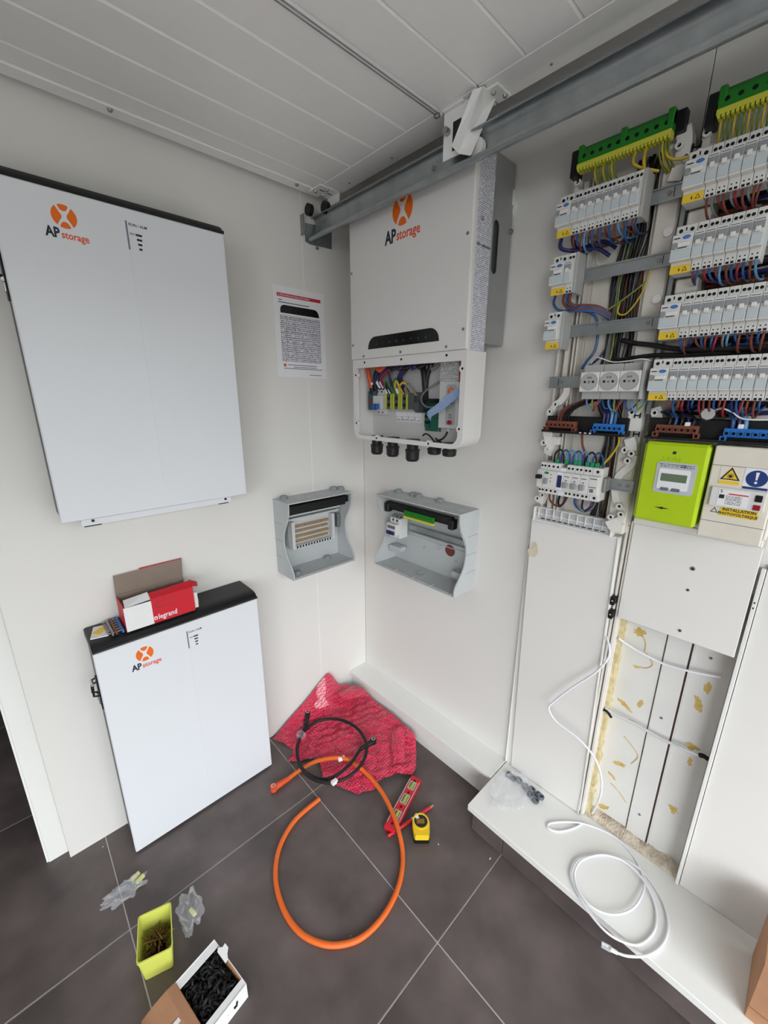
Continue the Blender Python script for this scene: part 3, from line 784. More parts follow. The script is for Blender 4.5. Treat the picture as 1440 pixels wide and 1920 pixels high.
# ================================================================ two open grey wall enclosures
mat('enc_grey', (193, 197, 198), 0.5, noise=0.02, nscale=12, bump=0.04, bscale=300)
mat('enc_plug', (146, 152, 158), 0.5)
mat('earth_green', (38, 132, 40), 0.45)
mat('earth_yellow', (206, 206, 72), 0.45)
mat('clear_plastic', (235, 238, 240), 0.08, alpha=0.07, spec=0.6)
mat('breaker_white', (224, 224, 222), 0.42, noise=0.008, nscale=30)
mat('hole_red', (120, 62, 58), 0.7)
PROF = [(0.752, 0.121), (0.775, 0.1215), (0.79, 0.116), (0.812, 0.099), (0.832, 0.083), (0.85, 0.072), (0.875, 0.065), (0.905, 0.0625), (0.93, 0.066), (0.952, 0.076), (0.975, 0.09), (1.0, 0.103), (1.02, 0.109), (1.05, 0.111)]
def enclosure(fr, u0, u1, label, plugs, knock_right):
    t = thing('wall_enclosure', label, 'enclosure', ((u0 + u1) / 2, 0.752, 0), fr)
    poly = [(0.752, 0.0005)] + PROF + [(1.05, 0.0005)]
    T = 0.004
    for nm, a, b in (('side_wall', u0, u0 + T), ('side_wall', u1 - T, u1)):
        sw = MB().prism(poly, a, b, 'x').build(nm, 'enc_grey', t, 25)
        ue = a if a == u0 else b
        sg = -1 if a == u0 else 1
        for k in range(4):
            v = 0.79 + 0.068 * k
            MB().ring((ue, v, 0.034), (sg, 0, 0), 0.013, 0.0118, 0.0004, 18).build('knockout', 'enc_grey', sw)
            if k: MB().box(ue, ue + sg * 0.0008, v - 0.034, v - 0.0328, 0.0005, 0.06).build('score_line', 'enc_plug', sw)
        MB().strip([(v - (0.006 if 0.76 < v < 1.04 else 0), w - 0.004) for v, w in PROF], a + (T if a == u0 else -0.0025), a + (T + 0.0025 if a == u0 else 0), 'x', 0.002).build('edge_rib', 'enc_grey', sw)
    MB().box(u0 + T, u1 - T, 1.046, 1.05, 0.0005, 0.111).build('top_wall', 'enc_grey', t)
    bw = MB().box(u0 + T, u1 - T, 0.752, 0.756, 0.0005, 0.121).build('bottom_wall', 'enc_grey', t)
    MB().box(u0 + T, u1 - T, 0.756, 1.046, 0.0005, 0.004).build('back_wall', 'enc_grey', t)
    MB().box(u0 + T, u1 - T, 0.756, 0.7585, 0.112, 0.1145).build('lip', 'enc_grey', bw)
    n = 4 if u1 - u0 > 0.35 else 3
    for k in range(n + 1):
        u = u0 + 0.02 + (u1 - u0 - 0.04) * k / n
        MB().box(u - 0.0015, u + 0.0015, 0.7515, 0.7588, 0.098, 0.1214).build('rib', 'enc_grey', bw)
    for u, w in plugs:
        MB().cyl((u, 1.05, w), (u, 1.0555, w), 0.0165, 8).cyl((u, 1.0555, w), (u, 1.0615, w), 0.0145, 16, 0.012).build('blanking_plug', 'enc_plug', t, 40)
    for k in range(n * 2):
        u = u0 + 0.03 + (u1 - u0 - 0.06) * k / (n * 2 - 1)
        MB().ring((u, 1.05, 0.062), (0, 1, 0), 0.0125, 0.0112, 0.0006, 16).build('knockout', 'enc_grey', t)
    return t
# --- smaller one on the left wall
e1 = enclosure('L', -0.4555, -0.157, 'smaller open grey enclosure on the left wall, holding a distribution block', ((-0.4225, 0.026), (-0.187, 0.024), (-0.164, 0.04)), False)
for u, w in ((-0.412, 0.075), (-0.235, 0.028)):
    MB().cyl((u, 0.756, w), (u, 0.760, w), 0.0165, 8).cyl((u, 0.760, w), (u, 0.7665, w), 0.0145, 16, 0.012).build('blanking_plug', 'enc_plug', e1, 40)
MB().cbox(-0.449, -0.166, 1.008, 1.034, 0.060, 0.094, 0.002).box(-0.449, -0.166, 0.993, 1.008, 0.066, 0.072).build('terminal_holder', 'black_plastic', e1)
MB().box(-0.444, -0.19, 0.985, 0.9925, 0.03, 0.066).box(-0.43, -0.19, 0.966, 0.9735, 0.03, 0.056).build('din_support', 'enc_grey', e1)
for u in (-0.449, -0.182):
    MB().cbox(u, u + 0.014, 0.885, 0.945, 0.004, 0.036, 0.001).build('rail_foot', 'galv_dull', e1)
MB().box(-0.44, -0.17, 0.90, 0.93, 0.006, 0.009).build('din_rail', 'galv', e1)
db = thing('distribution_block', 'clear-covered brass distribution block inside the smaller enclosure', 'terminal block', (-0.31, 0.85, 0.03), 'L')
MB().cbox(-0.418, -0.218, 0.850, 0.962, 0.0095, 0.038, 0.002).build('base', 'module_grey', db)
for a, b in ((-0.418, -0.405), (-0.231, -0.218)):
    MB().cbox(a, b, 0.850, 0.962, 0.038, 0.066, 0.0015).build('end_wall', 'module_grey', db)
for row in range(4):
    v = 0.869 + 0.0205 * row
    bar = MB().cbox(-0.398, -0.238, v, v + 0.011, 0.038, 0.044 + 0.004 * (row % 2), 0.0008).build('bus_bar', 'brass', db)
    for k in range(12):
        MB().cyl((-0.391 + 0.0133 * k, v + 0.0055, 0.044 + 0.004 * (row % 2)), (-0.391 + 0.0133 * k, v + 0.0055, 0.049 + 0.004 * (row % 2)), 0.0038, 8).build('terminal_screw', 'brass', bar)
ct = MB().cbox(-0.405, -0.231, 0.852, 0.862, 0.038, 0.062, 0.001).build('cable_comb', 'module_grey', db)
for k in range(13):
    MB().box(-0.400 + 0.0130 * k, -0.393 + 0.0130 * k, 0.853, 0.861, 0.0615, 0.0625).build('entry', 'hole_black', ct)
MB().cbox(-0.406, -0.230, 0.862, 0.958, 0.063, 0.0648, 0.0008).build('clear_cover', 'clear_plastic', db)

# --- larger one on the right wall
e2 = enclosure('R', 0.2035, 0.6145, 'wider open grey enclosure on the right wall, holding one breaker', ((0.244, 0.026), (0.322, 0.022), (0.352, 0.026), (0.455, 0.022)), True)
MB().cbox(0.222, 0.55, 0.995, 1.018, 0.052, 0.075, 0.002).box(0.222, 0.55, 0.985, 0.995, 0.058, 0.063).build('terminal_holder', 'black_plastic', e2)
for u in (0.214, 0.538):
    MB().cbox(u, u + 0.024, 0.975, 1.012, 0.05, 0.078, 0.003).build('holder_end', 'black_plastic', e2)
et = thing('earth_terminal', 'green and yellow earth terminal bar inside the wider enclosure', 'terminal block', (0.405, 0.975, 0.07), 'R')
MB().cbox(0.332, 0.480, 0.984, 1.004, 0.0755, 0.084, 0.001).build('strip', 'earth_green', et)
for k in range(8):
    MB().ring((0.343 + 0.018 * k, 0.996, 0.084), (0, 0, 1), 0.0075, 0.0045, 0.003, 10).build('barrel', 'earth_green', et)
MB().cbox(0.334, 0.482, 0.975, 0.9838, 0.0755, 0.09, 0.001).build('yellow_strip', 'earth_yellow', et)
MB().box(0.31, 0.606, 0.902, 0.931, 0.024, 0.0255).box(0.31, 0.606, 0.927, 0.931, 0.0255, 0.032).box(0.31, 0.606, 0.902, 0.906, 0.0255, 0.032).build('din_rail', 'galv', e2)
MB().cbox(0.594, 0.608, 0.888, 0.945, 0.004, 0.0235, 0.001).build('rail_foot', 'enc_grey', e2)
MB().cyl((0.50, 0.865, 0.004), (0.50, 0.865, 0.0045), 0.023, 20).build('cable_hole', 'hole_red', e2)
for u, v, r in ((0.452, 0.864, 0.012), (0.375, 0.842, 0.006), (0.53, 0.832, 0.006)):
    MB().ring((u, v, 0.004), (0, 0, 1), r, r * 0.55, 0.005, 14).build('screw_boss', 'enc_grey', e2)
for u, v in ((0.252, 0.815), (0.58, 0.80)):
    MB().prism(rrect(u - 0.034, u + 0.034, v - 0.011, v + 0.011, 0.0108, 5), 0.02, 0.05, 'z').build('spacer', 'enc_grey', e2, 40)
MB().cyl((0.405, 0.756, 0.06), (0.405, 0.7615, 0.06), 0.0155, 8).build('brass_nut', 'chrome', e2)
MB().box(0.2075, 0.6105, 0.875, 0.878, 0.004, 0.0065).build('back_rib', 'enc_grey', e2)
b2 = thing('circuit_breaker', 'two-pole breaker with blue levers clipped inside the wider enclosure', 'circuit breaker', (0.27, 0.915, 0.03), 'R')
MB().cbox(0.2455, 0.2995, 0.8745, 0.957, 0.0265, 0.072, 0.001).cbox(0.2455, 0.2995, 0.892, 0.938, 0.072, 0.094, 0.0015).build('body', 'breaker_white', b2)
for k in range(2):
    MB().cbox(0.252 + 0.022 * k, 0.270 + 0.022 * k, 0.894, 0.908, 0.094, 0.102, 0.001).build('lever', 'wire_navy', b2)
    MB().cyl((0.262 + 0.022 * k, 0.948, 0.072), (0.262 + 0.022 * k, 0.948, 0.0725), 0.005, 10).build('terminal_hole', 'hole_black', b2)
    MB().cyl((0.262 + 0.022 * k, 0.957, 0.05), (0.262 + 0.022 * k, 0.9575, 0.05), 0.006, 10).build('terminal_hole', 'hole_black', b2)
MB().box(0.252, 0.294, 0.918, 0.930, 0.094, 0.0943).build('marking', 'print_grey', b2)

# ================================================================ electrical boards on the right wall
mat('frame_cream', (222, 217, 208), 0.5, noise=0.03, nscale=14)
mat('frame_white', (232, 230, 226), 0.45, noise=0.02, nscale=20)
mat('mcb_body', (222, 222, 219), 0.42, noise=0.01, nscale=40)
mat('mcb_grey', (150, 153, 156), 0.5)
mat('mcb_window', (198, 208, 212), 0.2)
mat('mcb_lever', (232, 232, 230), 0.4)
mat('label_yellow', (236, 200, 52), 0.5)
mat('logo_blue', (70, 120, 190), 0.4)
mat('end_grey', (176, 176, 174), 0.45, noise=0.02, nscale=20)
mat('brown_bar', (126, 72, 54), 0.5)
mat('blue_bar', (40, 116, 196), 0.45)
mat('linky_green', (178, 208, 22), 0.42, noise=0.02, nscale=15)
mat('linky_grey', (190, 196, 200), 0.4)
mat('lcd', (104, 122, 96), 0.25)
mat('button_grey', (104, 112, 122), 0.4)
mat('pv_cream', (226, 220, 206), 0.5, noise=0.04, nscale=18)
mat('sign_blue', (28, 58, 120), 0.5)
mat('sticker_red', (206, 60, 56), 0.5)
mat('green_cap', (30, 150, 96), 0.45)
ORD = ['first', 'second', 'third', 'fourth', 'fifth', 'sixth', 'seventh', 'eighth', 'ninth', 'tenth', 'eleventh', 'twelfth']
RZ = (1.8345, 1.7095, 1.5845, 1.4595)       # rail heights of the four rows
UL, UR = 0.838, 1.0905                        # left ends of the two boards' rows
ROWN = ('top row', 'second row', 'third row', 'fourth row')

def bolt_mark(p, name, cx, cy, w, s):
    """warning triangle and bolt print"""
    MB().frame([(cx - s, cy - s * .8), (cx + s, cy - s * .8), (cx, cy + s)], [(cx - s * .66, cy - s * .6), (cx + s * .66, cy - s * .6), (cx, cy + s * .62)], w, w + 0.0003).build(name, 'print_black', p)

# ---- prototypes (local: u right from the module's left edge, v from rail centre, w from the wall)
def make_mcb():
    t = thing('circuit_breaker', 'x', 'circuit breaker', (0, 0, 0), 'R')
    MB().cbox(0.0003, 0.0173, -0.0425, 0.0425, 0.052, 0.095, 0.0008).cbox(0.0003, 0.0173, -0.0235, 0.0235, 0.0945, 0.112, 0.001).build('body', 'mcb_body', t)
    MB().box(0.0010, 0.0166, 0.0035, 0.0160, 0.112, 0.1126).build('grey_panel', 'mcb_grey', t)
    MB().box(0.0022, 0.0154, 0.0182, 0.0196, 0.112, 0.1123).build('brand_line', 'print_grey', t)
    MB().cbox(0.0052, 0.0124, -0.0015, 0.0062, 0.1124, 0.119, 0.0008).build('lever', 'mcb_lever', t)
    MB().cbox(0.0007, 0.0169, -0.0205, -0.0035, 0.112, 0.1135, 0.0008).build('label_window', 'mcb_window', t)
    for u in (0.0052, 0.0124):
        MB().cyl((u, 0.0335, 0.0945), (u, 0.0335, 0.0953), 0.0030, 10).build('terminal_hole', 'hole_black', t)
        MB().cyl((u, -0.0325, 0.0945), (u, -0.0325, 0.0953), 0.0014, 6).build('screw_hole', 'hole_black', t)
        MB().box(u - 0.0024, u + 0.0024, -0.0418, -0.0378, 0.0945, 0.0953).build('terminal_hole', 'hole_black', t)
    return t
def make_rcd():
    t = thing('differential_switch', 'x', 'circuit breaker', (0, 0, 0), 'R')
    MB().cbox(0.0003, 0.0352, -0.0425, 0.0425, 0.052, 0.095, 0.0008).cbox(0.0003, 0.0352, -0.0235, 0.0235, 0.0945, 0.112, 0.001).build('body', 'mcb_body', t)
    MB().prism([(0.024 + 0.0068 * math.cos(2 * PI * k / 16), 0.0165 + 0.0036 * math.sin(2 * PI * k / 16)) for k in range(16)], 0.112, 0.1126).build('brand_oval', 'logo_blue', t)
    MB().box(0.003, 0.0135, 0.0155, 0.0175, 0.112, 0.1123).build('brand_line', 'print_black', t)
    MB().cbox(0.002, 0.0095, -0.0025, 0.0095, 0.112, 0.1145, 0.001).build('test_button', 'mcb_grey', t)
    MB().cbox(0.0115, 0.031, 0.0000, 0.0075, 0.112, 0.1165, 0.001).build('lever', 'mcb_lever', t)
    MB().box(0.0115, 0.027, -0.0022, -0.0006, 0.112, 0.1124).build('lever_slot', 'print_black', t)
    MB().cbox(0.0007, 0.0348, -0.0205, -0.0045, 0.112, 0.1135, 0.0008).build('label_window', 'mcb_window', t)
    for u in (0.0085, 0.027):
        MB().cyl((u, 0.0335, 0.0945), (u, 0.0335, 0.0953), 0.0036, 10).build('terminal_hole', 'hole_black', t)
    MB().box(0.0162, 0.0185, 0.033, 0.039, 0.0945, 0.0953).build('slot', 'hole_black', t)
    st_ = MB().box(0.0008, 0.0347, -0.0435, -0.0285, 0.095, 0.0962).build('warning_sticker', 'label_yellow', t)
    bolt_mark(st_, 'warning_mark', 0.026, -0.0365, 0.0962, 0.0046)
    MB().box(0.0155, 0.0175, -0.0395, -0.0345, 0.0962, 0.0965).build('warning_mark', 'print_black', st_)
    return t
mcb0, rcd0 = make_mcb(), make_rcd()
used = set()
def put(proto, u, v, label, group):
    if proto.name in used: o = copy_tree(proto)
    else: o = proto; used.add(proto.name)
    place(o, (u, v, 0), 'R'); o['label'] = label; o['group'] = group
    return o
def row(side, r, u0, n, first=True):
    board = side + ' board'
    if first: put(rcd0, u0, RZ[r], 'differential switch with a yellow sticker at the left end of the %s, %s' % (ROWN[r], board), 'differential switches at the row ends')
    for k in range(n):
        put(mcb0, u0 + 0.0358 + 0.0176 * k, RZ[r], ('%s slim breaker right of the differential switch, %s of the %s' % (ORD[k], ROWN[r], board)) if n > 1 else 'single slim breaker beside the differential switch, %s of the %s' % (ROWN[r], board), 'slim breakers in the %s of the %s' % (ROWN[r], board))
row('left', 0, UL, 8); row('left', 1, UL, 1); row('left', 2, UL, 0)
row('right', 0, UR, 6); row('right', 1, UR, 6); row('right', 2, UR, 9); row('right', 3, UR, 10)

# ---- left board: frame, rails, posts
def din(u0, u1, v, parent, w=0.05):
    d = MB().strip([(v + 0.0135, w - 0.007), (v + 0.0135, w - 0.0005), (v + 0.0128, w), (v - 0.0128, w), (v - 0.0135, w - 0.0005), (v - 0.0135, w - 0.007)], u0, u1, 'x', 0.001)
    d = MB().box(u0, u1, v - 0.0145, v + 0.0145, w - 0.001, w).box(u0, u1, v + 0.0110, v + 0.0145, w, w + 0.003).box(u0, u1, v - 0.0145, v - 0.0110, w, w + 0.003)
    return d.build('din_rail', 'galv', parent)
lb_ = thing('board_frame', 'open frame of the left electrical board with steel rails', 'electrical board', (0.96, 1.10, 0.0), 'R')
MB().box(0.840, 1.078, 1.075, 1.93, 0.001, 0.006).build('back_plate', 'frame_cream', lb_)
for u, wd, h in ((0.842, 0.006, 0.03), (0.862, 0.012, 0.03), (0.884, 0.004, 0.036), (0.893, 0.004, 0.036), (0.905, 0.003, 0.012)):
    MB().box(u, u + wd, 1.08, 1.92, 0.006, h).build('trunk_rib', 'frame_cream', lb_)
po_ = MB().cbox(1.030, 1.074, 1.08, 1.93, 0.006, 0.040, 0.004).build('post', 'frame_cream', lb_)
MB().box(1.024, 1.030, 1.08, 1.93, 0.006, 0.030).build('post_flange', 'frame_cream', lb_)
for v in (1.775, 1.645):
    MB().cyl((1.062, v - 0.012, 0.040), (1.062, v - 0.012, 0.046), 0.009, 14).build('screw_socket', 'frame_white', po_, 40)
for v, a, b in ((RZ[0], 0.86, 1.079), (RZ[1], 0.86, 1.079), (RZ[2], 0.86, 1.079), (RZ[3] + 0.0015, 0.8385, 1.075), (1.2095, 0.8405, 1.081)):
    d_ = din(a, b, v, lb_)
    for uu in ((1.0545,) if v > 1.5 else ((0.872,) if v > 1.3 else (1.05, 1.068))):
        MB().cyl((uu, v, 0.05), (uu, v, 0.0525), 0.0045, 10).build('screw', 'screw_grey', d_)
    if v > 1.5: MB().box(1.062, 1.0632, v - 0.0085, v + 0.0085, 0.0501, 0.0508).build('slot', 'hole_black', d_)
    elif v > 1.3: MB().box(0.8625, 0.8637, v - 0.0085, v + 0.0085, 0.0501, 0.0508).build('slot', 'hole_black', d_)
# grey end plates closing the short rows
for u, v in ((1.0150, RZ[0]), (0.8918, RZ[1]), (0.8736, RZ[2])):
    MB().cbox(u, u + 0.0065, v - 0.045, v + 0.0425, 0.051, 0.096, 0.0008).build('end_stop', 'end_grey', lb_)
# ---- right board frame
rb_ = thing('board_frame', 'frame of the right electrical board behind the long breaker rows', 'electrical board', (1.2, 1.10, 0.0), 'R')
MB().box(1.084, 1.34, 1.10, 1.93, 0.001, 0.006).build('back_plate', 'frame_cream', rb_)
MB().box(1.0815, 1.0895, 1.385, 1.90, 0.026, 0.054).build('upright', 'galv_dull', rb_)
for v in RZ: din(1.087, 1.335, v, rb_)
for v in (1.7745, 1.6495):
    MB().cbox(1.095, 1.135, v - 0.014, v + 0.014, 0.006, 0.055, 0.003).build('spacer_block', 'frame_cream', rb_)
MB().cbox(1.0895, 1.335, 1.114, 1.130, 0.012, 0.03, 0.002).build('bottom_rail', 'frame_white', rb_)

# ---- white moulded side brackets with screw sockets
def arm(parent, pts, wd, w0, w1, name='bracket_arm', m='frame_white'):
    P = spl([(a, b, 0) for a, b in pts], 5)
    L_, R_ = [], []
    for i, p in enumerate(P):
        d = (P[min(i + 1, len(P) - 1)] - P[max(i - 1, 0)]).normalized()
        q = wd[min(int(i / max(1, len(P) - 1) * len(wd)), len(wd) - 1)] if isinstance(wd, (list, tuple)) else wd
        L_.append((p.x - d.y * q / 2, p.y + d.x * q / 2)); R_.append((p.x + d.y * q / 2, p.y - d.x * q / 2))
    a = MB(); n = len(P)
    a._sheet(L_, R_, w0, w1, 'z')
    return a.build(name, m, parent, 40)
def socket(parent, u, v, w, r=0.0075, h=0.012):
    s_ = MB().ring((u, v, w), (0, 0, 1), r, r * 0.55, h, 16).build('screw_socket', 'frame_white', parent, 40)
    MB().cyl((u, v, w + h * 0.3), (u, v, w + h * 0.4), r * 0.56, 12).build('socket_hole', 'hole_black', s_)
    return s_
arm(lb_, [(0.888, 1.447), (0.886, 1.43), (0.874, 1.412), (0.860, 1.402), (0.852, 1.385), (0.846, 1.372)], 0.017, 0.03, 0.05)
arm(lb_, [(0.847, 1.335), (0.853, 1.315), (0.862, 1.30), (0.862, 1.285), (0.856, 1.268)], 0.022, 0.03, 0.055)
MB().cbox(0.840, 0.866, 1.318, 1.334, 0.03, 0.06, 0.002).build('bracket_foot', 'frame_white', lb_)
MB().cbox(0.862, 0.885, 1.295, 1.318, 0.03, 0.05, 0.002).build('bracket_foot', 'frame_white', lb_)
arm(lb_, [(0.858, 1.165), (0.852, 1.145), (0.846, 1.125)], 0.02, 0.03, 0.05)
for u, v in ((0.866, 1.404), (0.8525, 1.385), (0.845, 1.30), (0.858, 1.283), (0.858, 1.152), (0.8445, 1.14)): socket(lb_, u, v, 0.05)
arm(lb_, [(1.057, 1.385), (1.063, 1.37), (1.064, 1.345)], 0.026, 0.03, 0.056)
arm(lb_, [(1.056, 1.327), (1.062, 1.312), (1.064, 1.298)], 0.024, 0.03, 0.056)
arm(lb_, [(1.068, 1.285), (1.066, 1.262), (1.052, 1.243), (1.043, 1.228), (1.041, 1.21), (1.041, 1.19), (1.049, 1.165), (1.062, 1.148), (1.064, 1.128)], 0.017, 0.026, 0.046)
arm(lb_, [(1.046, 1.120), (1.056, 1.106), (1.064, 1.098)], 0.03, 0.03, 0.062)
for u, v in ((1.0535, 1.3885), (1.0515, 1.2985), (1.067, 1.2915), (1.0615, 1.2735), (1.060, 1.158), (1.0665, 1.138), (1.0445, 1.1265)): socket(lb_, u, v, 0.05)
for u, v in ((1.070, 1.338), (1.066, 1.381)):
    MB().box(u - 0.007, u + 0.007, v - 0.0015, v + 0.0015, 0.056, 0.058).box(u - 0.007, u - 0.0045, v - 0.006, v + 0.006, 0.056, 0.058).box(u + 0.0045, u + 0.007, v - 0.006, v + 0.006, 0.056, 0.058).build('black_clip', 'black_plastic', lb_)
for u, v in ((1.1005, 1.3885),): socket(rb_, u, v, 0.05)
arm(rb_, [(1.098, 1.40), (1.104, 1.38), (1.104, 1.35), (1.10, 1.335)], 0.022, 0.02, 0.05)
# top brackets holding the earth bars
arm(lb_, [(1.060, 1.945), (1.066, 1.915), (1.064, 1.88), (1.058, 1.855)], 0.026, 0.006, 0.05)
MB().prism([(1.052, 1.965), (1.062, 1.962), (1.08, 1.93), (1.08, 1.87), (1.056, 1.85), (1.052, 1.9)], 0.006, 0.03).build('bracket_plate', 'frame_cream', lb_)
MB().prism([(0.846, 1.965), (0.853, 1.965), (0.858, 1.90), (0.875, 1.895), (0.875, 1.87), (0.848, 1.88)], 0.006, 0.05).build('bracket_plate', 'frame_cream', lb_)
for u, v in ((1.060, 1.912), (1.0755, 1.8875), (0.859, 1.912), (0.8595, 1.885)): socket(lb_, u, v, 0.05)
MB().prism([(1.098, 1.97), (1.104, 1.97), (1.110, 1.90), (1.135, 1.895), (1.135, 1.875), (1.094, 1.875)], 0.006, 0.05).build('bracket_plate', 'frame_cream', rb_)
for u, v in ((1.1045, 1.917), (1.098, 1.886)): socket(rb_, u, v, 0.05)
MB().box(1.082, 1.096, 1.899, 1.903, 0.05, 0.054).box(1.081, 1.084, 1.894, 1.909, 0.05, 0.054).box(1.094, 1.097, 1.894, 1.909, 0.05, 0.054).build('black_clip', 'black_plastic', rb_)

# ---- earth bars along the top of both boards
def earth_bar(u0, u1, label, n):
    t = thing('earth_bar', label, 'terminal block', ((u0 + u1) / 2, 1.92, 0.06), 'R')
    tilt = Matrix.Identity(4)
    hs = MB().cbox(u0 - 0.018, u1 + 0.016, 1.935, 1.972, 0.045, 0.066, 0.002).cbox(u0 - 0.018, u0 - 0.001, 1.915, 1.968, 0.05, 0.082, 0.002)
    hs.build('holder', 'black_plastic', t)
    g = MB().prism([(1.9355, 0.0665), (1.9345, 0.086), (1.961, 0.0815), (1.971, 0.0725), (1.971, 0.0665)], u0, u1, 'x').build('green_strip', 'earth_green', t)
    for k in range(n):
        u = u0 + 0.012 + (u1 - u0 - 0.024) * k / (n - 1)
        MB().cyl((u, 1.949, 0.0825), (u, 1.9495, 0.0845), 0.0042, 8).build('screw_hole', 'hole_black', g)
    for u in (u0 + 0.004, (u0 + u1) / 2, u1 - 0.006):
        MB().cbox(u - 0.006, u + 0.006, 1.944, 1.9725, 0.066, 0.0852, 0.002).build('clip', 'earth_green', g)
    y = MB().cbox(u0, u1, 1.925, 1.9345, 0.0665, 0.09, 0.0008).build('yellow_strip', 'earth_yellow', t)
    m_ = int((u1 - u0) / 0.0068)
    for k in range(m_):
        u = u0 + 0.003 + k * 0.0068
        MB().box(u, u + 0.0042, 1.9195, 1.925, 0.07, 0.0905).build('tooth', 'earth_yellow', y)
    return t
earth_bar(0.866, 1.050, 'green and yellow earth bar on top of the left board', 10)
earth_bar(1.1205, 1.30, 'green and yellow earth bar on top of the right board, cut by the frame', 9)

# ---- left board: three sockets on the fourth row
for k in range(3):
    u = 0.9425 + 0.0437 * k
    so = thing('power_socket', '%s of the three white power sockets on the left board' % ('leftmost', 'middle one', 'rightmost')[k], 'power socket', (u + 0.0218, RZ[3], 0.05), 'R', 'white sockets on the left board')
    MB().cbox(u + 0.0004, u + 0.0433, 1.418, 1.498, 0.052, 0.088, 0.001).build('body', 'end_grey', so)
    fcp = MB().cbox(u + 0.0004, u + 0.0433, 1.4355, 1.4805, 0.088, 0.108, 0.0015).build('face', 'mcb_body', so)
    MB().ring((u + 0.0219, 1.458, 0.108), (0, 0, 1), 0.0198, 0.0186, 0.0006, 28).build('rim', 'mcb_grey', fcp)
    MB().cyl((u + 0.0219, 1.458, 0.1078), (u + 0.0219, 1.458, 0.1084), 0.0186, 28).build('well', 'end_grey', fcp)
    for du, dv, r, m_ in ((-0.0095, 0, 0.0028, 'hole_black'), (0.0095, 0, 0.0028, 'hole_black'), (0, -0.0005, 0.0027, 'screw_grey'), (-0.003, 0.0095, 0.0024, 'screw_grey'), (0.003, 0.0095, 0.0024, 'screw_grey')):
        MB().cyl((u + 0.0219 + du, 1.458 + dv, 0.1084), (u + 0.0219 + du, 1.458 + dv, 0.1088), r, 10).build('hole' if m_ == 'hole_black' else 'pin', m_, fcp)
MB().cbox(1.0737, 1.0805, 1.418, 1.499, 0.052, 0.105, 0.001).build('end_stop', 'end_grey', lb_)

# ---- brown and blue terminal bars on a black holder
def tbar(u0, n, v, m, label, colname):
    t = thing('terminal_bar', label, 'terminal block', (u0 + n * 0.0055, v - 0.012, 0.07), 'R')
    pitch = 0.0112
    L_ = n * pitch
    MB().cbox(u0, u0 + L_, v - 0.0075, v + 0.010, 0.062, 0.08, 0.001).build('body', m, t)
    for k in range(n):
        MB().ring((u0 + pitch * (k + .5), v, 0.08), (0, 0, 1), 0.0051, 0.0034, 0.004, 12).build('barrel', m, t)
        MB().cyl((u0 + pitch * (k + .5), v, 0.08), (u0 + pitch * (k + .5), v, 0.0806), 0.0034, 10).build('screw_hole', 'hole_black', t)
    for u in (u0 - 0.004, u0 + L_ - 0.006):
        MB().frame(rrect(u, u + 0.0105, v - 0.0165, v - 0.006, 0.0005, 1), rrect(u + 0.002, u + 0.0085, v - 0.0145, v - 0.008, 0.0005, 1), 0.07, 0.084).build('clip', m, t)
    return t
hb_ = MB().cbox(0.848, 1.052, 1.329, 1.374, 0.035, 0.060, 0.002).cbox(0.846, 1.052, 1.332, 1.338, 0.060, 0.084, 0.001).build('terminal_holder', 'black_plastic', lb_)
for k in range(3): MB().box(0.948 + 0.012 * k, 0.953 + 0.012 * k, 1.3335, 1.3365, 0.084, 0.0846).build('slot', 'frame_white', hb_)
tbar(0.8545, 7, 1.352, 'brown_bar', 'brown terminal bar on the left board under the sockets', 'brown')
tbar(0.9775, 6, 1.350, 'blue_bar', 'blue terminal bar on the left board under the sockets', 'blue')
MB().cbox(1.094, 1.335, 1.332, 1.378, 0.035, 0.060, 0.002).cbox(1.094, 1.335, 1.332, 1.338, 0.060, 0.084, 0.001).build('terminal_holder', 'black_plastic', rb_)
tbb = tbar(1.1125, 7, 1.354, 'brown_bar', 'brown terminal bar above the lime green meter', 'brown')
tbc = tbar(1.234, 8, 1.352, 'blue_bar', 'blue terminal bar at the right edge above the cream box', 'blue')

# ---- lower breaker group of the left board
VB = 1.2095
rc = thing('differential_breaker', 'wide breaker with a green mark, second module of the left board lowest row', 'circuit breaker', (0.879, VB, 0.05), 'R')
MB().cbox(0.8795, 0.9145, VB - 0.0425, VB + 0.0425, 0.052, 0.095, 0.0008).cbox(0.8795, 0.9145, VB - 0.0235, VB + 0.0235, 0.0945, 0.112, 0.001).build('body', 'mcb_body', rc)
MB().prism([(0.888 + 0.0062 * math.cos(2 * PI * k / 14), VB + 0.0175 + 0.0034 * math.sin(2 * PI * k / 14)) for k in range(14)], 0.112, 0.1126).build('green_mark', 'earth_green', rc)
MB().cbox(0.884, 0.894, VB - 0.012, VB + 0.003, 0.112, 0.119, 0.001).build('lever', 'mcb_grey', rc)
for k in range(3): MB().cyl((0.9, VB + 0.014 - 0.009 * k, 0.112), (0.9, VB + 0.014 - 0.009 * k, 0.1125), 0.0015, 6).build('mark', 'hole_black', rc)
for u in (0.885, 0.897, 0.909):
    for dv in (0.0335, -0.0335): MB().cyl((u, VB + dv, 0.0945), (u, VB + dv, 0.0953), 0.0032, 10).build('terminal_hole', 'hole_black', rc)
ms = thing('main_switch', 'small module with a black lever at the left end of the lowest row', 'switch', (0.862, VB, 0.05), 'R')
MB().cbox(0.8617, 0.8787, VB - 0.0425, VB + 0.0425, 0.052, 0.095, 0.0008).cbox(0.8617, 0.8787, VB - 0.0235, VB + 0.0235, 0.0945, 0.112, 0.001).build('body', 'mcb_body', ms)
MB().cbox(0.8635, 0.877, VB + 0.001, VB + 0.011, 0.112, 0.126, 0.001).build('lever', 'hole_black', ms)
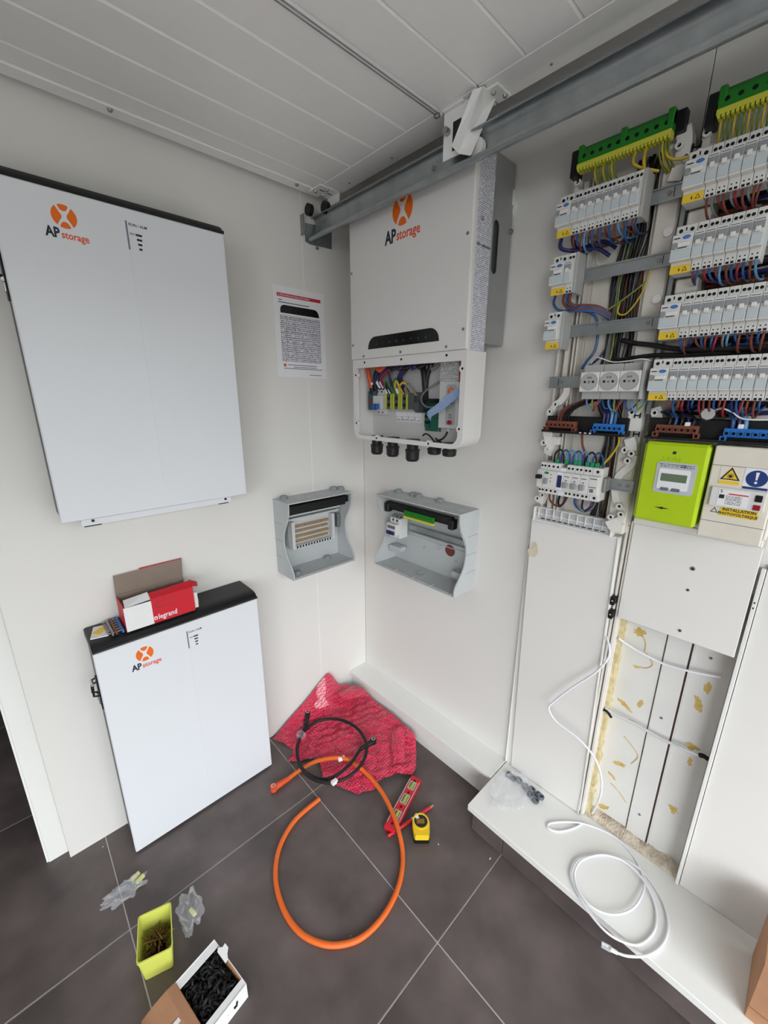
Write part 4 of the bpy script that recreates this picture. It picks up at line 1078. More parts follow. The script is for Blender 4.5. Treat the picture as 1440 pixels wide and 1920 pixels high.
MB().box(0.863, 0.8775, VB + 0.011, VB + 0.021, 0.112, 0.1126).build('window', 'mcb_window', ms)
for u in (0.866, 0.874):
    for dv in (0.0335, -0.0335): MB().cyl((u, VB + dv, 0.0945), (u, VB + dv, 0.0953), 0.003, 10).build('terminal_hole', 'hole_black', ms)
bl = thing('surge_module', 'module with a dark blue window in the left board lowest row', 'surge protector', (0.915, VB, 0.05), 'R')
MB().cbox(0.9152, 0.9322, VB - 0.0425, VB + 0.0325, 0.052, 0.095, 0.0008).cbox(0.9152, 0.9322, VB - 0.0235, VB + 0.0235, 0.0945, 0.112, 0.001).build('body', 'paper_white', bl)
MB().box(0.918, 0.9295, VB - 0.017, VB + 0.0155, 0.112, 0.1126).build('blue_window', 'wire_navy', bl)
for k in range(3):
    g = thing('grey_lever_breaker', '%s grey-lever breaker from the left in the left board lowest row' % ORD[k], 'circuit breaker', (0.9328 + 0.0267 * k * 0.86, VB, 0.05), 'R', 'grey-lever breakers of the lowest row')
    u = 0.9328 + 0.0215 * k
    MB().cbox(u + 0.0003, u + 0.0212, VB - 0.0425, VB + 0.0425, 0.052, 0.095, 0.0008).cbox(u + 0.0003, u + 0.0212, VB - 0.0235, VB + 0.0235, 0.0945, 0.112, 0.001).build('body', 'mcb_body', g)
    MB().cbox(u + 0.0025, u + 0.014, VB - 0.015, VB - 0.0005, 0.112, 0.12, 0.0015).build('lever', 'mcb_grey', g)
    MB().box(u + 0.003, u + 0.016, VB + 0.013, VB + 0.015, 0.112, 0.1124).build('brand_line', 'print_grey', g)
    MB().box(u + 0.006, u + 0.011, VB + 0.003, VB + 0.005, 0.112, 0.1124).build('mark', 'print_black', g)
    for du in (0.0058, 0.0152):
        for dv in (0.0335, -0.0335): MB().cyl((u + du, VB + dv, 0.0945), (u + du, VB + dv, 0.0953), 0.0031, 10).build('terminal_hole', 'hole_black', g)
ct_ = thing('contactor_module', 'white module with a small printed square at the right of the lowest row', 'module', (0.998, VB, 0.05), 'R')
MB().cbox(0.9977, 1.0205, VB - 0.0425, VB + 0.0425, 0.052, 0.095, 0.0008).cbox(0.9977, 1.0205, VB - 0.0235, VB + 0.0235, 0.0945, 0.112, 0.001).build('body', 'mcb_body', ct_)
for v, h in ((0.0165, 0.0018), (-0.0045, 0.0015)): MB().box(1.0, 1.0165, VB + v, VB + v + h, 0.112, 0.1124).build('mark', 'print_black', ct_)
MB().box(1.002, 1.011, VB - 0.017, VB - 0.008, 0.112, 0.1123).build('print_square', 'button_grey', ct_)
for dv in (0.0335, -0.0335): MB().cyl((1.010, VB + dv, 0.0945), (1.010, VB + dv, 0.0953), 0.0038, 10).build('terminal_hole', 'hole_black', ct_)
MB().cbox(1.0212, 1.0285, VB - 0.019, VB + 0.019, 0.05, 0.085, 0.002).build('end_clamp', 'screw_grey', lb_)

# ---- lime meter
mk = thing('electricity_meter', 'lime green electricity meter with a small grey screen', 'meter', (1.165, 1.145, 0.0), 'R')
MB().cbox(1.1045, 1.2265, 1.138, 1.330, 0.006, 0.05, 0.003).build('back_box', 'frame_white', mk)
MB().cbox(1.1035, 1.2235, 1.1455, 1.327, 0.03, 0.103, 0.006).build('cover', 'linky_green', mk)
gp = MB().prism(rrect(1.1345, 1.2085, 1.2165, 1.2855, 0.006, 4), 0.103, 0.1042).build('grey_panel', 'linky_grey', mk)
MB().prism(rrect(1.141, 1.1985, 1.2255, 1.271, 0.003, 3), 0.1042, 0.1056).build('inner_panel', 'paper_white', gp)
MB().prism(rrect(1.146, 1.194, 1.2435, 1.2605, 0.001, 2), 0.1056, 0.1062).build('screen', 'lcd', gp)
for u in (1.149, 1.170): MB().cbox(u, u + 0.0155, 1.2225, 1.2295, 0.1056, 0.107, 0.001).build('button', 'button_grey', gp)
small_print('meter_print', (190, 196, 200), (70, 74, 80), 900, 260, 0.5)
MB().box(1.139, 1.204, 1.2735, 1.2825, 0.1042, 0.1044).build('small_print', 'meter_print', gp)
text('CE', 0.008, 'print_black', gp, (1.184, 1.2785, 0.1047), bold=0.01)
text('Linky', 0.0135, 'linky_green', mk, (1.162, 1.2945, 0.1034), depth=0.0012, bold=0.01, sx=1.3)
MB().box(1.1595, 1.1655, 1.3035, 1.3095, 0.103, 0.1036).build('emblem', 'print_black', mk)
MB().prism([(1.143, 1.1815), (1.158, 1.1835), (1.173, 1.1815), (1.158, 1.1795)], 0.103, 0.1034).cyl((1.158, 1.1815, 0.103), (1.158, 1.1815, 0.1042), 0.0028, 10).build('seal_slot', 'print_black', mk)

# ---- photovoltaic disconnect box
pv = thing('solar_disconnect_box', 'cream solar disconnect box with warning stickers at the right edge', 'switch box', (1.28, 1.133, 0.0), 'R')
MB().cbox(1.2295, 1.333, 1.1335, 1.3275, 0.006, 0.096, 0.002).build('body', 'pv_cream', pv)
MB().box(1.2295, 1.333, 1.1695, 1.1705, 0.096, 0.0964).build('lid_joint', 'print_grey', pv)
MB().box(1.2295, 1.333, 1.288, 1.289, 0.096, 0.0964).build('lid_joint', 'print_grey', pv)
s1 = MB().box(1.2455, 1.281, 1.2505, 1.288, 0.096, 0.0966).build('sun_sticker', 'pv_cream', pv)
MB().box(1.247, 1.2795, 1.2515, 1.2585, 0.0966, 0.0969).build('yellow_band', 'label_yellow', s1)
MB().prism([(1.2475, 1.2605), (1.2795, 1.2605), (1.2635, 1.2865)], 0.0966, 0.0969).build('triangle', 'label_yellow', s1)
MB().frame([(1.2475, 1.2605), (1.2795, 1.2605), (1.2635, 1.2865)], [(1.2515, 1.2625), (1.2755, 1.2625), (1.2635, 1.282)], 0.0969, 0.0972).build('triangle_border', 'print_black', s1)
sn = MB().cyl((1.2635, 1.2682, 0.0969), (1.2635, 1.2682, 0.0973), 0.003, 12)
for k in range(8):
    a = 2 * PI * k / 8
    sn.box(-0.0006, 0.0006, 0.0036, 0.0058, 0.0969, 0.0973, Matrix.Translation((1.2635, 1.2682, 0)) @ Matrix.Rotation(a, 4, 'Z'))
sn.build('sun_symbol', 'print_black', s1)
s2 = MB().box(1.284, 1.324, 1.2455, 1.2885, 0.096, 0.0966).build('notice_sticker', 'paper_white', pv)
MB().cyl((1.3035, 1.2685, 0.0966), (1.3035, 1.2685, 0.0969), 0.0165, 24).build('blue_disc', 'sign_blue', s2)
MB().prism([(1.3008, 1.281), (1.3062, 1.281), (1.3047, 1.2655), (1.3023, 1.2655)], 0.0969, 0.0973).build('exclamation_mark', 'paper_white', s2)
MB().cyl((1.3035, 1.2605, 0.0969), (1.3035, 1.2605, 0.0973), 0.0024, 12).build('exclamation_mark', 'paper_white', s2)
MB().box(1.285, 1.323, 1.2465, 1.2515, 0.0966, 0.0969).build('blue_band', 'sign_blue', s2)
dv_ = MB().cbox(1.239, 1.325, 1.2045, 1.2445, 0.096, 0.104, 0.001).build('switch_device', 'mcb_body', pv)
MB().box(1.2515, 1.3, 1.2085, 1.2405, 0.104, 0.1045).build('rating_plate', 'paper_white', dv_)
MB().box(1.268, 1.299, 1.232, 1.2345, 0.1045, 0.1048).build('red_line', 'sticker_red', dv_)
text('S', 0.009, 'print_black', dv_, (1.256, 1.237, 0.1047), bold=0.01)
MB().box(1.2535, 1.262, 1.2225, 1.2305, 0.1045, 0.1048).build('mark', 'print_black', dv_)
small_print('plate_print', (232, 232, 232), (90, 90, 94), 900, 330, 0.5)
MB().box(1.2645, 1.29, 1.2105, 1.2305, 0.1045, 0.1047).build('plate_text', 'plate_print', dv_)
MB().cbox(1.309, 1.320, 1.2245, 1.238, 0.104, 0.1065, 0.001).build('black_rocker', 'hole_black', dv_)
MB().cbox(1.309, 1.320, 1.2075, 1.2185, 0.104, 0.1065, 0.001).build('red_rocker', 'red_button', dv_)
s3 = MB().box(1.259, 1.3185, 1.1855, 1.2035, 0.096, 0.0966).build('yellow_sign', 'label_yellow', pv)
text('INSTALLATION', 0.0082, 'print_black', s3, (1.2895, 1.199, 0.0969), bold=0.02, sx=0.95)
text('PHOTOVOLTAIQUE', 0.0082, 'print_black', s3, (1.2885, 1.1905, 0.0969), bold=0.02, sx=0.86)
bolt_mark(pv, 'warning_mark', 1.250, 1.1945, 0.0961, 0.0062)
MB().cbox(1.3335, 1.338, 1.14, 1.32, 0.006, 0.06, 0.001).build('side_channel', 'frame_white', rb_)

# ================================================================ wires in and around the boards
WN = {}
def wire(pts, r, m, label, group, n=6):
    o = MB().tube(spl(pts, n), r, 6).build('wire', m, None, 60)
    o.matrix_world = FR['R'].copy()
    return tag(o, label, 'wire', group)
rnd = random.Random(3)
cols = [('wire_brown', 'brown'), ('wire_blue', 'blue'), ('wire_red', 'red'), ('wire_navy', 'dark blue'), ('wire_grey', 'grey'), ('wire_ltblue', 'pale blue')]
def droppers(side, r, u0, n, weights):
    for k in range(n):
        for q in (0.0052, 0.0124):
            u = u0 + 0.0358 + 0.0176 * k + q
            m, cn = cols[weights[(2 * k + (q > 0.01)) % len(weights)]]
            v = RZ[r] - 0.0415; d = rnd.uniform(-0.006, 0.012); dp = rnd.uniform(0.014, 0.030)
            wire([(u, v, 0.088), (u + d * 0.3, v - dp * 0.7, 0.09), (u + d, v - dp * 1.2, 0.072), (u + d * 1.8, v - dp * 1.05, 0.04), (u + d * 2.2 + rnd.uniform(-.01, .01), v - dp * 0.4, 0.012)], 0.0021, m,
                 '%s wire, %s from the left below the %s of the %s board' % (cn, ORD[2 * k + (q > 0.01)] if 2 * k + (q > 0.01) < 12 else '%dth' % (2 * k + (q > 0.01) + 1), ROWN[r], side), 'thin wires below the %s of the %s board' % (ROWN[r], side))
droppers('left', 0, UL, 8, [0, 1, 0, 5, 0, 1, 0, 1])
droppers('right', 0, UR, 6, [0, 4, 0, 0, 4, 2])
droppers('right', 1, UR, 6, [0, 1, 2, 1, 0, 5])
droppers('right', 2, UR, 8, [1, 0, 3, 0, 1, 0, 1, 2, 4, 5])
droppers('right', 3, UR, 9, [0, 1, 0, 2, 3, 1, 2, 0])
# earth wires under the bars
def earth_wires(side, us, u0, base):
    for k, u in enumerate(us):
        m = 'wire_yg' if k % 3 else 'wire_yellow'
        wire([(u, 1.921, 0.078), (u + 0.001, 1.905, 0.08), (u + base * 0.3, 1.886, 0.06), (u + base, 1.87, 0.03), (u + base * 1.4, 1.84, 0.02)], 0.0018, m,
             'green-yellow earth wire, %s from the left under the %s earth bar' % (ORD[k] if k < 12 else '%dth' % (k + 1), side), 'earth wires under the %s bar' % side)
earth_wires('left', [0.905 + 0.0058 * k for k in range(8)] + [1.03 + 0.0055 * k for k in range(4)], 0, 0.014)
earth_wires('right', [1.128 + 0.0068 * k for k in range(14)], 0, -0.004)
wire([(0.985, 1.921, 0.078), (0.986, 1.90, 0.085), (1.0, 1.888, 0.08), (1.03, 1.878, 0.06)], 0.003, 'wire_yellow', 'thick yellow earth lead curving under the left earth bar', 'thick earth leads')
wire([(1.005, 1.921, 0.078), (1.006, 1.90, 0.085), (1.008, 1.882, 0.08)], 0.003, 'wire_yellow', 'thick yellow earth lead dropping straight from the left earth bar', 'thick earth leads')
wire([(1.042, 1.918, 0.072), (1.045, 1.895, 0.075), (1.062, 1.884, 0.07), (1.085, 1.886, 0.06)], 0.003, 'wire_yellow', 'thick yellow earth lead running right between the two boards', 'thick earth leads')
# cable bundles in the backs of the boards
bun = thing('cable_bundle', 'vertical bundle of black and coloured cables behind the left board', 'cable bundle', (0.98, 1.09, 0.012), 'R')
for k in range(16):
    u = 0.955 + 0.0045 * k + rnd.uniform(-0.003, 0.003)
    m = ('wire_black', 'wire_black', 'wire_black', 'wire_grey', 'wire_yg', 'wire_black', 'wire_brown', 'wire_black')[k % 8]
    pts = [(u + 0.02, 1.93, 0.012 + 0.002 * (k % 4))] + [(u + rnd.uniform(-0.006, 0.006) + (0.012 if v > 1.7 else 0), v, 0.012 + 0.003 * (k % 5)) for v in (1.85, 1.78, 1.70, 1.62, 1.55, 1.48, 1.41)] + [(u + 0.03 + rnd.uniform(-0.006, 0.006), v, 0.012 + 0.002 * (k % 4)) for v in (1.34, 1.26, 1.18, 1.09)]
    MB().tube(spl(pts, 4), 0.0034 if m == 'wire_black' else 0.0024, 6).build('cable', m, bun, 60)
for r in range(4):  # dark cables put in for the blackness of wires and shadow between rows
    bun = thing('cable_bundle', 'dark horizontal cable bundle filling in wires and shade below the %s of the right board' % ROWN[r], 'cable bundle', (1.24, RZ[r] - 0.07, 0.012), 'R')
    for k in range(9):
        v = RZ[r] - 0.068 + 0.006 * k + rnd.uniform(-0.002, 0.002)
        m = ('wire_black', 'wire_black', 'wire_brown', 'wire_black', 'wire_navy')[(k + r) % 5]
        MB().tube(spl([(1.14, v, 0.012 + 0.004 * (k % 4))] + [(u, v + rnd.uniform(-0.006, 0.006), 0.012 + 0.004 * (k % 4)) for u in (1.18, 1.23, 1.28, 1.335)], 4), 0.0042, 6).build('cable', m, bun, 60)
MB_black = wire([(1.0, 1.555, 0.03), (1.03, 1.545, 0.045), (1.075, 1.535, 0.062), (1.13, 1.522, 0.066), (1.2, 1.518, 0.066), (1.33, 1.516, 0.06)], 0.0055, 'wire_black', 'thick black cable running from the left board across above the fourth row', 'thick black cables')
wire([(0.98, 1.508, 0.03), (1.03, 1.512, 0.045), (1.08, 1.514, 0.055), (1.13, 1.512, 0.055), (1.33, 1.508, 0.05)], 0.005, 'wire_black', 'second thick black cable just above the sockets and fourth row', 'thick black cables')
# wires of the short rows
wire([(0.846, 1.792, 0.085), (0.846, 1.776, 0.088), (0.857, 1.766, 0.085), (0.885, 1.762, 0.07), (0.92, 1.762, 0.055), (0.945, 1.745, 0.035)], 0.0045, 'wire_navy', 'thick dark blue wire leaving the top left differential switch', 'thick wires of the left board')
wire([(0.873, 1.795, 0.085), (0.874, 1.775, 0.075), (0.885, 1.768, 0.06), (0.93, 1.775, 0.05), (0.955, 1.76, 0.03)], 0.0045, 'wire_navy', 'second thick dark blue wire under the left board top row', 'thick wires of the left board')
for k, (u, m, cn) in enumerate(((0.846, 'wire_blue', 'blue'), (0.870, 'wire_brown', 'brown'), (0.879, 'wire_blue', 'blue'), (0.885, 'wire_brown', 'brown'))):
    dv = 0.004 * k
    wire([(u, 1.667, 0.085), (u, 1.648, 0.088), (u + 0.014, 1.632 + dv * 0.4, 0.08), (0.905, 1.628 + dv, 0.065), (0.94, 1.622 + dv, 0.05), (0.965, 1.605 + dv, 0.03)], 0.0033, m, '%s wire, %s from the left below the second row of the left board' % (cn, ORD[k]), 'wires below the second row of the left board')
wire([(0.905, 1.628, 0.06), (0.925, 1.622, 0.055), (0.94, 1.606, 0.05), (0.946, 1.57, 0.045), (0.944, 1.535, 0.045), (0.93, 1.51, 0.05), (0.92, 1.492, 0.05)], 0.0033, 'wire_blue', 'blue wire curving down to the three sockets', 'wires near the sockets')
wire([(0.965, 1.535, 0.04), (0.955, 1.515, 0.045), (0.935, 1.498, 0.05)], 0.003, 'wire_navy', 'short dark blue wire behind the leftmost socket', 'wires near the sockets')
wire([(0.945, 1.620, 0.035), (0.98, 1.635, 0.045), (1.01, 1.652, 0.05), (1.035, 1.672, 0.045)], 0.0022, 'wire_yg', 'green-yellow wire rising to the right between the steel rails', 'earth wires between the rails')
wire([(1.04, 1.70, 0.045), (1.03, 1.65, 0.045), (1.005, 1.612, 0.045), (0.985, 1.615, 0.045), (0.985, 1.64, 0.04)], 0.002, 'wire_yellow', 'yellow wire looping down beside the cream post', 'earth wires between the rails')
wire([(0.945, 1.503, 0.06), (0.958, 1.516, 0.07), (0.975, 1.512, 0.075), (1.0, 1.503, 0.075), (1.03, 1.503, 0.075), (1.06, 1.506, 0.075), (1.076, 1.502, 0.07)], 0.0016, 'wire_white', 'thin white wire draped over the three sockets', 'wires near the sockets')
for k in range(10):
    u = 0.955 + 0.0125 * k
    m, cn = (('wire_ltblue', 'pale blue'), ('wire_yg', 'green-yellow'), ('wire_red', 'red'), ('wire_blue', 'blue'))[k % 4]
    d = (0.022, 0.01, -0.012, 0.02)[k % 4]
    wire([(u, 1.42, 0.08), (u + 0.002, 1.408, 0.085), (u + d * 0.5, 1.396 - 0.003 * (k % 3), 0.083), (u + d, 1.404, 0.075), (u + d * 1.3, 1.42, 0.065)], 0.002, m, '%s wire, %s from the left below the three sockets' % (cn, ORD[k]), 'wires below the sockets')
for k in range(5):
    u = 0.884 + 0.0065 * k
    m, cn = (('wire_brown', 'brown'), ('wire_brown', 'brown'), ('wire_black', 'black'), ('wire_black', 'black'), ('wire_black', 'black'))[k]
    wire([(u, 1.362, 0.072), (u + 0.003, 1.38, 0.072), (u + 0.014, 1.396, 0.065), (u + 0.035, 1.408, 0.05), (u + 0.06, 1.42, 0.03)], 0.0028, m, '%s wire, %s from the left into the brown terminal bar' % (cn, ORD[k]), 'wires into the left brown bar')
for k in range(4):
    u = 0.998 + 0.0085 * k
    m, cn = (('wire_navy', 'dark blue'), ('wire_navy', 'dark blue'), ('wire_ltblue', 'pale blue'), ('wire_blue', 'blue'))[k]
    wire([(u, 1.36, 0.072), (u, 1.385, 0.072), (u - 0.012, 1.402, 0.06), (u - 0.02, 1.42, 0.04)], 0.0034, m, '%s wire, %s from the left into the left blue terminal bar' % (cn, ORD[k]), 'wires into the left blue bar')
wire([(0.946, 1.33, 0.06), (0.952, 1.305, 0.065), (0.962, 1.285, 0.07), (0.966, 1.25, 0.07)], 0.0028, 'wire_brown', 'brown wire from the terminal holder down to the lowest row', 'wires of the lowest row')
wire([(1.032, 1.335, 0.055), (1.034, 1.31, 0.055), (1.022, 1.28, 0.06), (1.006, 1.252, 0.07)], 0.0028, 'wire_yellow', 'yellow wire curving down to the right end of the lowest row', 'wires of the lowest row')
wire([(1.02, 1.335, 0.05), (1.021, 1.30, 0.045), (1.015, 1.27, 0.05)], 0.0024, 'wire_grey', 'grey wire beside the yellow one above the lowest row', 'wires of the lowest row')
for k in range(7):
    u = 0.889 + 0.0165 * k
    m, cn = (('wire_black', 'black'), ('wire_blue', 'blue'), ('wire_ltblue', 'pale blue'), ('wire_blue', 'blue'), ('wire_ltblue', 'pale blue'), ('wire_black', 'black'), ('wire_blue', 'blue'))[k]
    wire([(u, 1.252, 0.078), (u + 0.002, 1.275, 0.08), (u + 0.013, 1.288, 0.08), (u + 0.024, 1.276, 0.08), (u + 0.026, 1.252, 0.078)], 0.0024, m, '%s jumper loop, %s from the left on top of the lowest row' % (cn, ORD[k]), 'jumper loops on the lowest row')
for k, u in enumerate((0.899, 0.925, 0.948, 0.958, 0.978, 0.99, 1.001)):
    o = MB().cbox(u - 0.0045, u + 0.0045, 1.2525, 1.263, 0.073, 0.085, 0.001).build('ferrule', 'green_cap', None)
    o.matrix_world = FR['R'].copy(); tag(o, 'green terminal cap, %s from the left on top of the lowest row' % ORD[k], 'terminal cap', 'green caps on the lowest row')
for k, (u, du, m, cn) in enumerate(((0.886, 0.03, 'wire_brown', 'brown'), (0.93, -0.03, 'wire_black', 'black'), (0.955, 0.03, 'wire_blue', 'blue'), (0.962, 0.03, 'wire_grey', 'grey'), (1.0, -0.035, 'wire_purple', 'purple'))):
    wire([(u, 1.169, 0.075), (u + du * 0.1, 1.145, 0.075), (u + du * 0.6, 1.128, 0.06), (u + du, 1.137, 0.045), (u + du * 1.1, 1.16, 0.03)], 0.0028, m, '%s wire, %s from the left hanging below the lowest row' % (cn, ORD[k]), 'wires below the lowest row')
# right board, under the fourth row
for k in range(5):
    u = 1.135 + 0.011 * k
    wire([(u, 1.362, 0.072), (u + 0.001, 1.378, 0.07), (u - 0.014, 1.388, 0.06), (u - 0.03, 1.392, 0.04)], 0.003, ('wire_black', 'wire_blue', 'wire_black', 'wire_navy', 'wire_black')[k], '%s wire, %s from the left above the right brown bar' % (('black', 'blue', 'black', 'dark blue', 'black')[k], ORD[k]), 'wires above the right brown bar')
for k in range(3):
    u = 1.246 + 0.01 * k
    wire([(u, 1.362, 0.072), (u - 0.002, 1.38, 0.072), (u - 0.014, 1.396, 0.06), (u - 0.02, 1.41, 0.04)], 0.0038, ('wire_blue', 'wire_navy', 'wire_ltblue')[k], '%s wire, %s from the left above the right blue bar' % (('blue', 'dark blue', 'pale blue')[k], ORD[k]), 'wires above the right blue bar')
wire([(1.208, 1.393, 0.075), (1.222, 1.401, 0.085), (1.242, 1.394, 0.085), (1.257, 1.383, 0.085), (1.285, 1.381, 0.085), (1.335, 1.386, 0.08)], 0.0018, 'wire_white', 'thin white wire running right from the grey connector', 'thin white wires')
gc = MB().cyl((1.198, 1.386, 0.07), (1.204, 1.39, 0.09), 0.0125, 8).build('connector', 'screw_grey', None)
gc.matrix_world = FR['R'].copy(); tag(gc, 'grey round connector hanging under the right board fourth row', 'connector')
for u, par in ((1.1655, tbb), (1.2545, tbc)):
    MB().cbox(u, u + 0.009, 1.362, 1.371, 0.064, 0.08, 0.001).build('white_cap', 'paper_white', par)

# ================================================================ covers, duct and step below the boards
mat('foam', (222, 210, 170), 0.9, col2=(196, 178, 128), nscale=60, bump=0.8, bscale=150)
mat('rubble', (226, 216, 200), 0.95, col2=(186, 172, 152), nscale=50, bump=1.0, bscale=120)
mat('glue', (198, 166, 84), 0.6, col2=(216, 192, 128), nscale=70)
mat('old_patch', (222, 214, 192), 0.7, col2=(208, 198, 170), nscale=80)
mat('plank_white', (226, 225, 222), 0.5, noise=0.03, nscale=9)
mat('cable_white', (236, 236, 242), 0.4)
mat('conduit_grey', (206, 206, 208), 0.45)
mat('cardboard', (176, 130, 98), 0.85, noise=0.05, nscale=25)
mat('clear_ribbed', (236, 238, 238), 0.15, alpha=0.5, spec=0.6)
mat('rail_brown', (96, 72, 66), 0.6)
mat('print_dark', (50, 50, 54), 0.6)

def hexa(name, q, w0, w1, m, parent):
    """quad outline q (4 (u,v)) with own front depths w1 (4) and back w0"""
    v = [(a, b, w0) for a, b in q] + [(a, b, c) for (a, b), c in zip(q, w1)]
    return MB().add(v, [(0, 1, 2, 3), (4, 5, 6, 7), (0, 1, 5, 4), (1, 2, 6, 5), (2, 3, 7, 6), (3, 0, 4, 7)]).build(name, m, parent)
def blob(u, v, w, ru, rv, seed, name, m, parent, rot=0.0, n=26, e=0.0004):
    r = random.Random(seed)
    k = [r.uniform(0.4, 1.5) for _ in range(n)]
    k = [(k[i - 1] + 3 * k[i] + k[(i + 1) % n]) / 5 for i in range(n)]
    c, s = math.cos(rot), math.sin(rot)
    p = [(ru * k[i] * math.cos(2 * PI * i / n), rv * k[i] * math.sin(2 * PI * i / n)) for i in range(n)]
    return MB().prism([(u + a * c - b * s, v + a * s + b * c) for a, b in p], w, w + e).build(name, m, parent)

tl_ = thing('trim_strip', 'narrow white trim strip left of the tall trunk cover', 'trim', (0.816, 0.112, 0), 'R')
hexa('strip', [(0.8085, 0.1125), (0.829, 0.1125), (0.8225, 1.066), (0.8065, 1.066)], 0.0005, [0.007] * 4, 'white_board', tl_)
MB().prism([(0.8075, 0.1125), (0.8095, 0.1125), (0.8075, 1.066), (0.8055, 1.066)], 0.0005, 0.011).build('ridge', 'white_board', tl_)
cv = thing('trunk_cover', 'tall white trunk cover panel with a worn patch near its top left', 'cover panel', (0.95, 0.1125, 0), 'R')
hexa('panel', [(0.8325, 0.1145), (1.0775, 0.1145), (1.0625, 1.068), (0.8205, 1.068)], 0.004, [0.012, 0.012, 0.03, 0.03], 'wall_paint_cover', cv)
hexa('side_lip', [(1.0765, 0.13), (1.0795, 0.13), (1.0645, 1.066), (1.0615, 1.066)], 0.001, [0.016, 0.016, 0.034, 0.034], 'white_board', cv)
blob(0.8345, 0.965, 0.0285, 0.014, 0.024, 5, 'worn_patch', 'old_patch', cv, 0, 16, 0.0012)
for u, v in ((1.0735, 0.889), (1.0745, 0.848)):
    la = MB().cbox(u - 0.004, u + 0.006, v - 0.011, v + 0.011, 0.004, 0.036, 0.0008).build('latch', 'hole_black', cv)
    MB().cyl((u + 0.001, v + 0.002, 0.036), (u + 0.001, v + 0.002, 0.037), 0.0018, 8).build('rivet', 'paper_white', la)
# clear ribbed label holder lying on the cover's top edge
cl = thing('label_holder', 'clear ribbed plastic strip on top of the tall trunk cover', 'plastic strip', (0.94, 1.07, 0.03), 'R')
hexa('strip', [(0.8375, 1.0715), (1.047, 1.0715), (1.0455, 1.111), (0.846, 1.111)], 0.022, [0.052, 0.052, 0.034, 0.034], 'clear_ribbed', cl)
for k in range(9):
    MB().box(0.846 + 0.0222 * k, 0.8475 + 0.0222 * k, 1.074, 1.110, 0.042, 0.0475).build('rib', 'paper_white', cl)
for v, w_ in ((1.0735, 0.0525), (1.1085, 0.036), (1.092, 0.0445)):
    MB().box(0.839, 1.046, v - 0.0012, v + 0.0012, w_ - 0.002, w_).build('edge', 'paper_white', cl)
for k in range(11):
    MB().box(0.858 + 0.0165 * k, 0.869 + 0.0165 * k, 1.0795, 1.0825, 0.0495, 0.0503).build('slot', 'print_dark', cl)
for u in (0.8345, 1.0465):
    MB().cbox(u, u + 0.004, 1.0705, 1.112, 0.02, 0.055, 0.001).build('end_cap', 'frame_white', cl)
# vertical profiles between the covers
vp = thing('trunk_profile', 'white vertical trunking profiles between the two lower covers', 'trunking', (1.08, 0.1125, 0), 'R')
for a, b, w_, z1 in ((1.0695, 1.0725, 0.010, 1.09), (1.0735, 1.0775, 0.016, 1.10), (1.0815, 1.0865, 0.012, 1.115)):
    MB().box(a, b, 0.115, z1, 0.0005, w_).build('profile', 'frame_cream', vp)
MB().box(1.0778, 1.0812, 0.115, 1.11, 0.0005, 0.004).build('channel', 'print_grey', vp)

# central cover plate
cp_ = thing('cover_plate', 'square white cover plate under the lime meter with three screws', 'cover panel', (1.21, 0.84, 0), 'R')
MB().cbox(1.088, 1.3375, 0.8395, 1.1105, 0.009, 0.016, 0.0012).build('plate', 'wall_paint_cover', cp_)
for u, v, r in ((1.2263, 1.0287, 0.0055), (1.2264, 0.9727, 0.0038), (1.2288, 0.8622, 0.004)):
    sc = MB().cyl((u, v, 0.016), (u, v, 0.018), r, 14, r * 0.8).build('screw', 'screw_grey', cp_)
    MB().cyl((u, v, 0.018), (u, v, 0.0183), r * 0.5, 10).build('screw_recess', 'print_black', sc)
# cover to the right
cr = thing('wall_cover', 'large white wall cover right of the open duct', 'cover panel', (1.5, 0.1125, 0), 'R')
MB().cbox(1.352, 1.75, 0.1125, 1.075, 0.0005, 0.010, 0.001).build('panel', 'wall_paint_cover', cr)
MB().cbox(1.3425, 1.3505, 0.1125, 1.065, 0.0005, 0.016, 0.001).build('edge_profile', 'white_board', cr)
for v in (0.985, 0.972):
    MB().box(1.345, 1.3475, v - 0.002, v + 0.002, 0.016, 0.0164).build('mark', 'print_black', cr)

# the open duct: planks at its back, foam down its left edge, rubble at its foot
du = thing('open_duct', 'open wall duct with white planks, glue stains and foam edges', 'duct', (1.21, 0.1125, -0.05), 'R')
for a, b, w_, z0 in ((1.0835, 1.1975, -0.040, 0.126), (1.2005, 1.2525, -0.036, 0.122), (1.2595, 1.3405, -0.042, 0.116)):
    MB().cbox(a, b, z0, 0.999, w_ - 0.012, w_, 0.0012).build('plank', 'plank_white', du)
MB().box(1.253, 1.2565, 0.12, 0.998, -0.052, -0.040).build('rail', 'rail_brown', du)
MB().cbox(1.2575, 1.2598, 0.12, 0.998, -0.052, -0.034, 0.0005).build('rail', 'plank_white', du)
r_ = random.Random(11)
def rough_bar(u0, u1, v0, v1, w0, w1, name, m, vertical=True, n=26, amp=0.006):
    vs = []; fs = []
    for i in range(n + 1):
        t = i / n
        for (a, b) in ((0, 0), (1, 0), (1, 1), (0, 1)):
            if vertical: p = [u0 + (u1 - u0) * a, v0 + (v1 - v0) * t, w0 + (w1 - w0) * b]
            else: p = [u0 + (u1 - u0) * t, v0 + (v1 - v0) * a, w0 + (w1 - w0) * b]
            if b == 1 or a == 1:
                p[0 if vertical else 1] += r_.uniform(-amp, amp) * (1 if a == 1 else 0.3)
                p[2] += r_.uniform(-amp, amp) * 0.6
            vs.append(tuple(p))
        if i:
            o = (i - 1) * 4
            for k in range(4): fs.append((o + k, o + (k + 1) % 4, o + 4 + (k + 1) % 4, o + 4 + k))
    fs += [(0, 1, 2, 3), tuple(range(4 * n, 4 * n + 4))]
    return MB().add(vs, fs).build(name, m, du, 60)
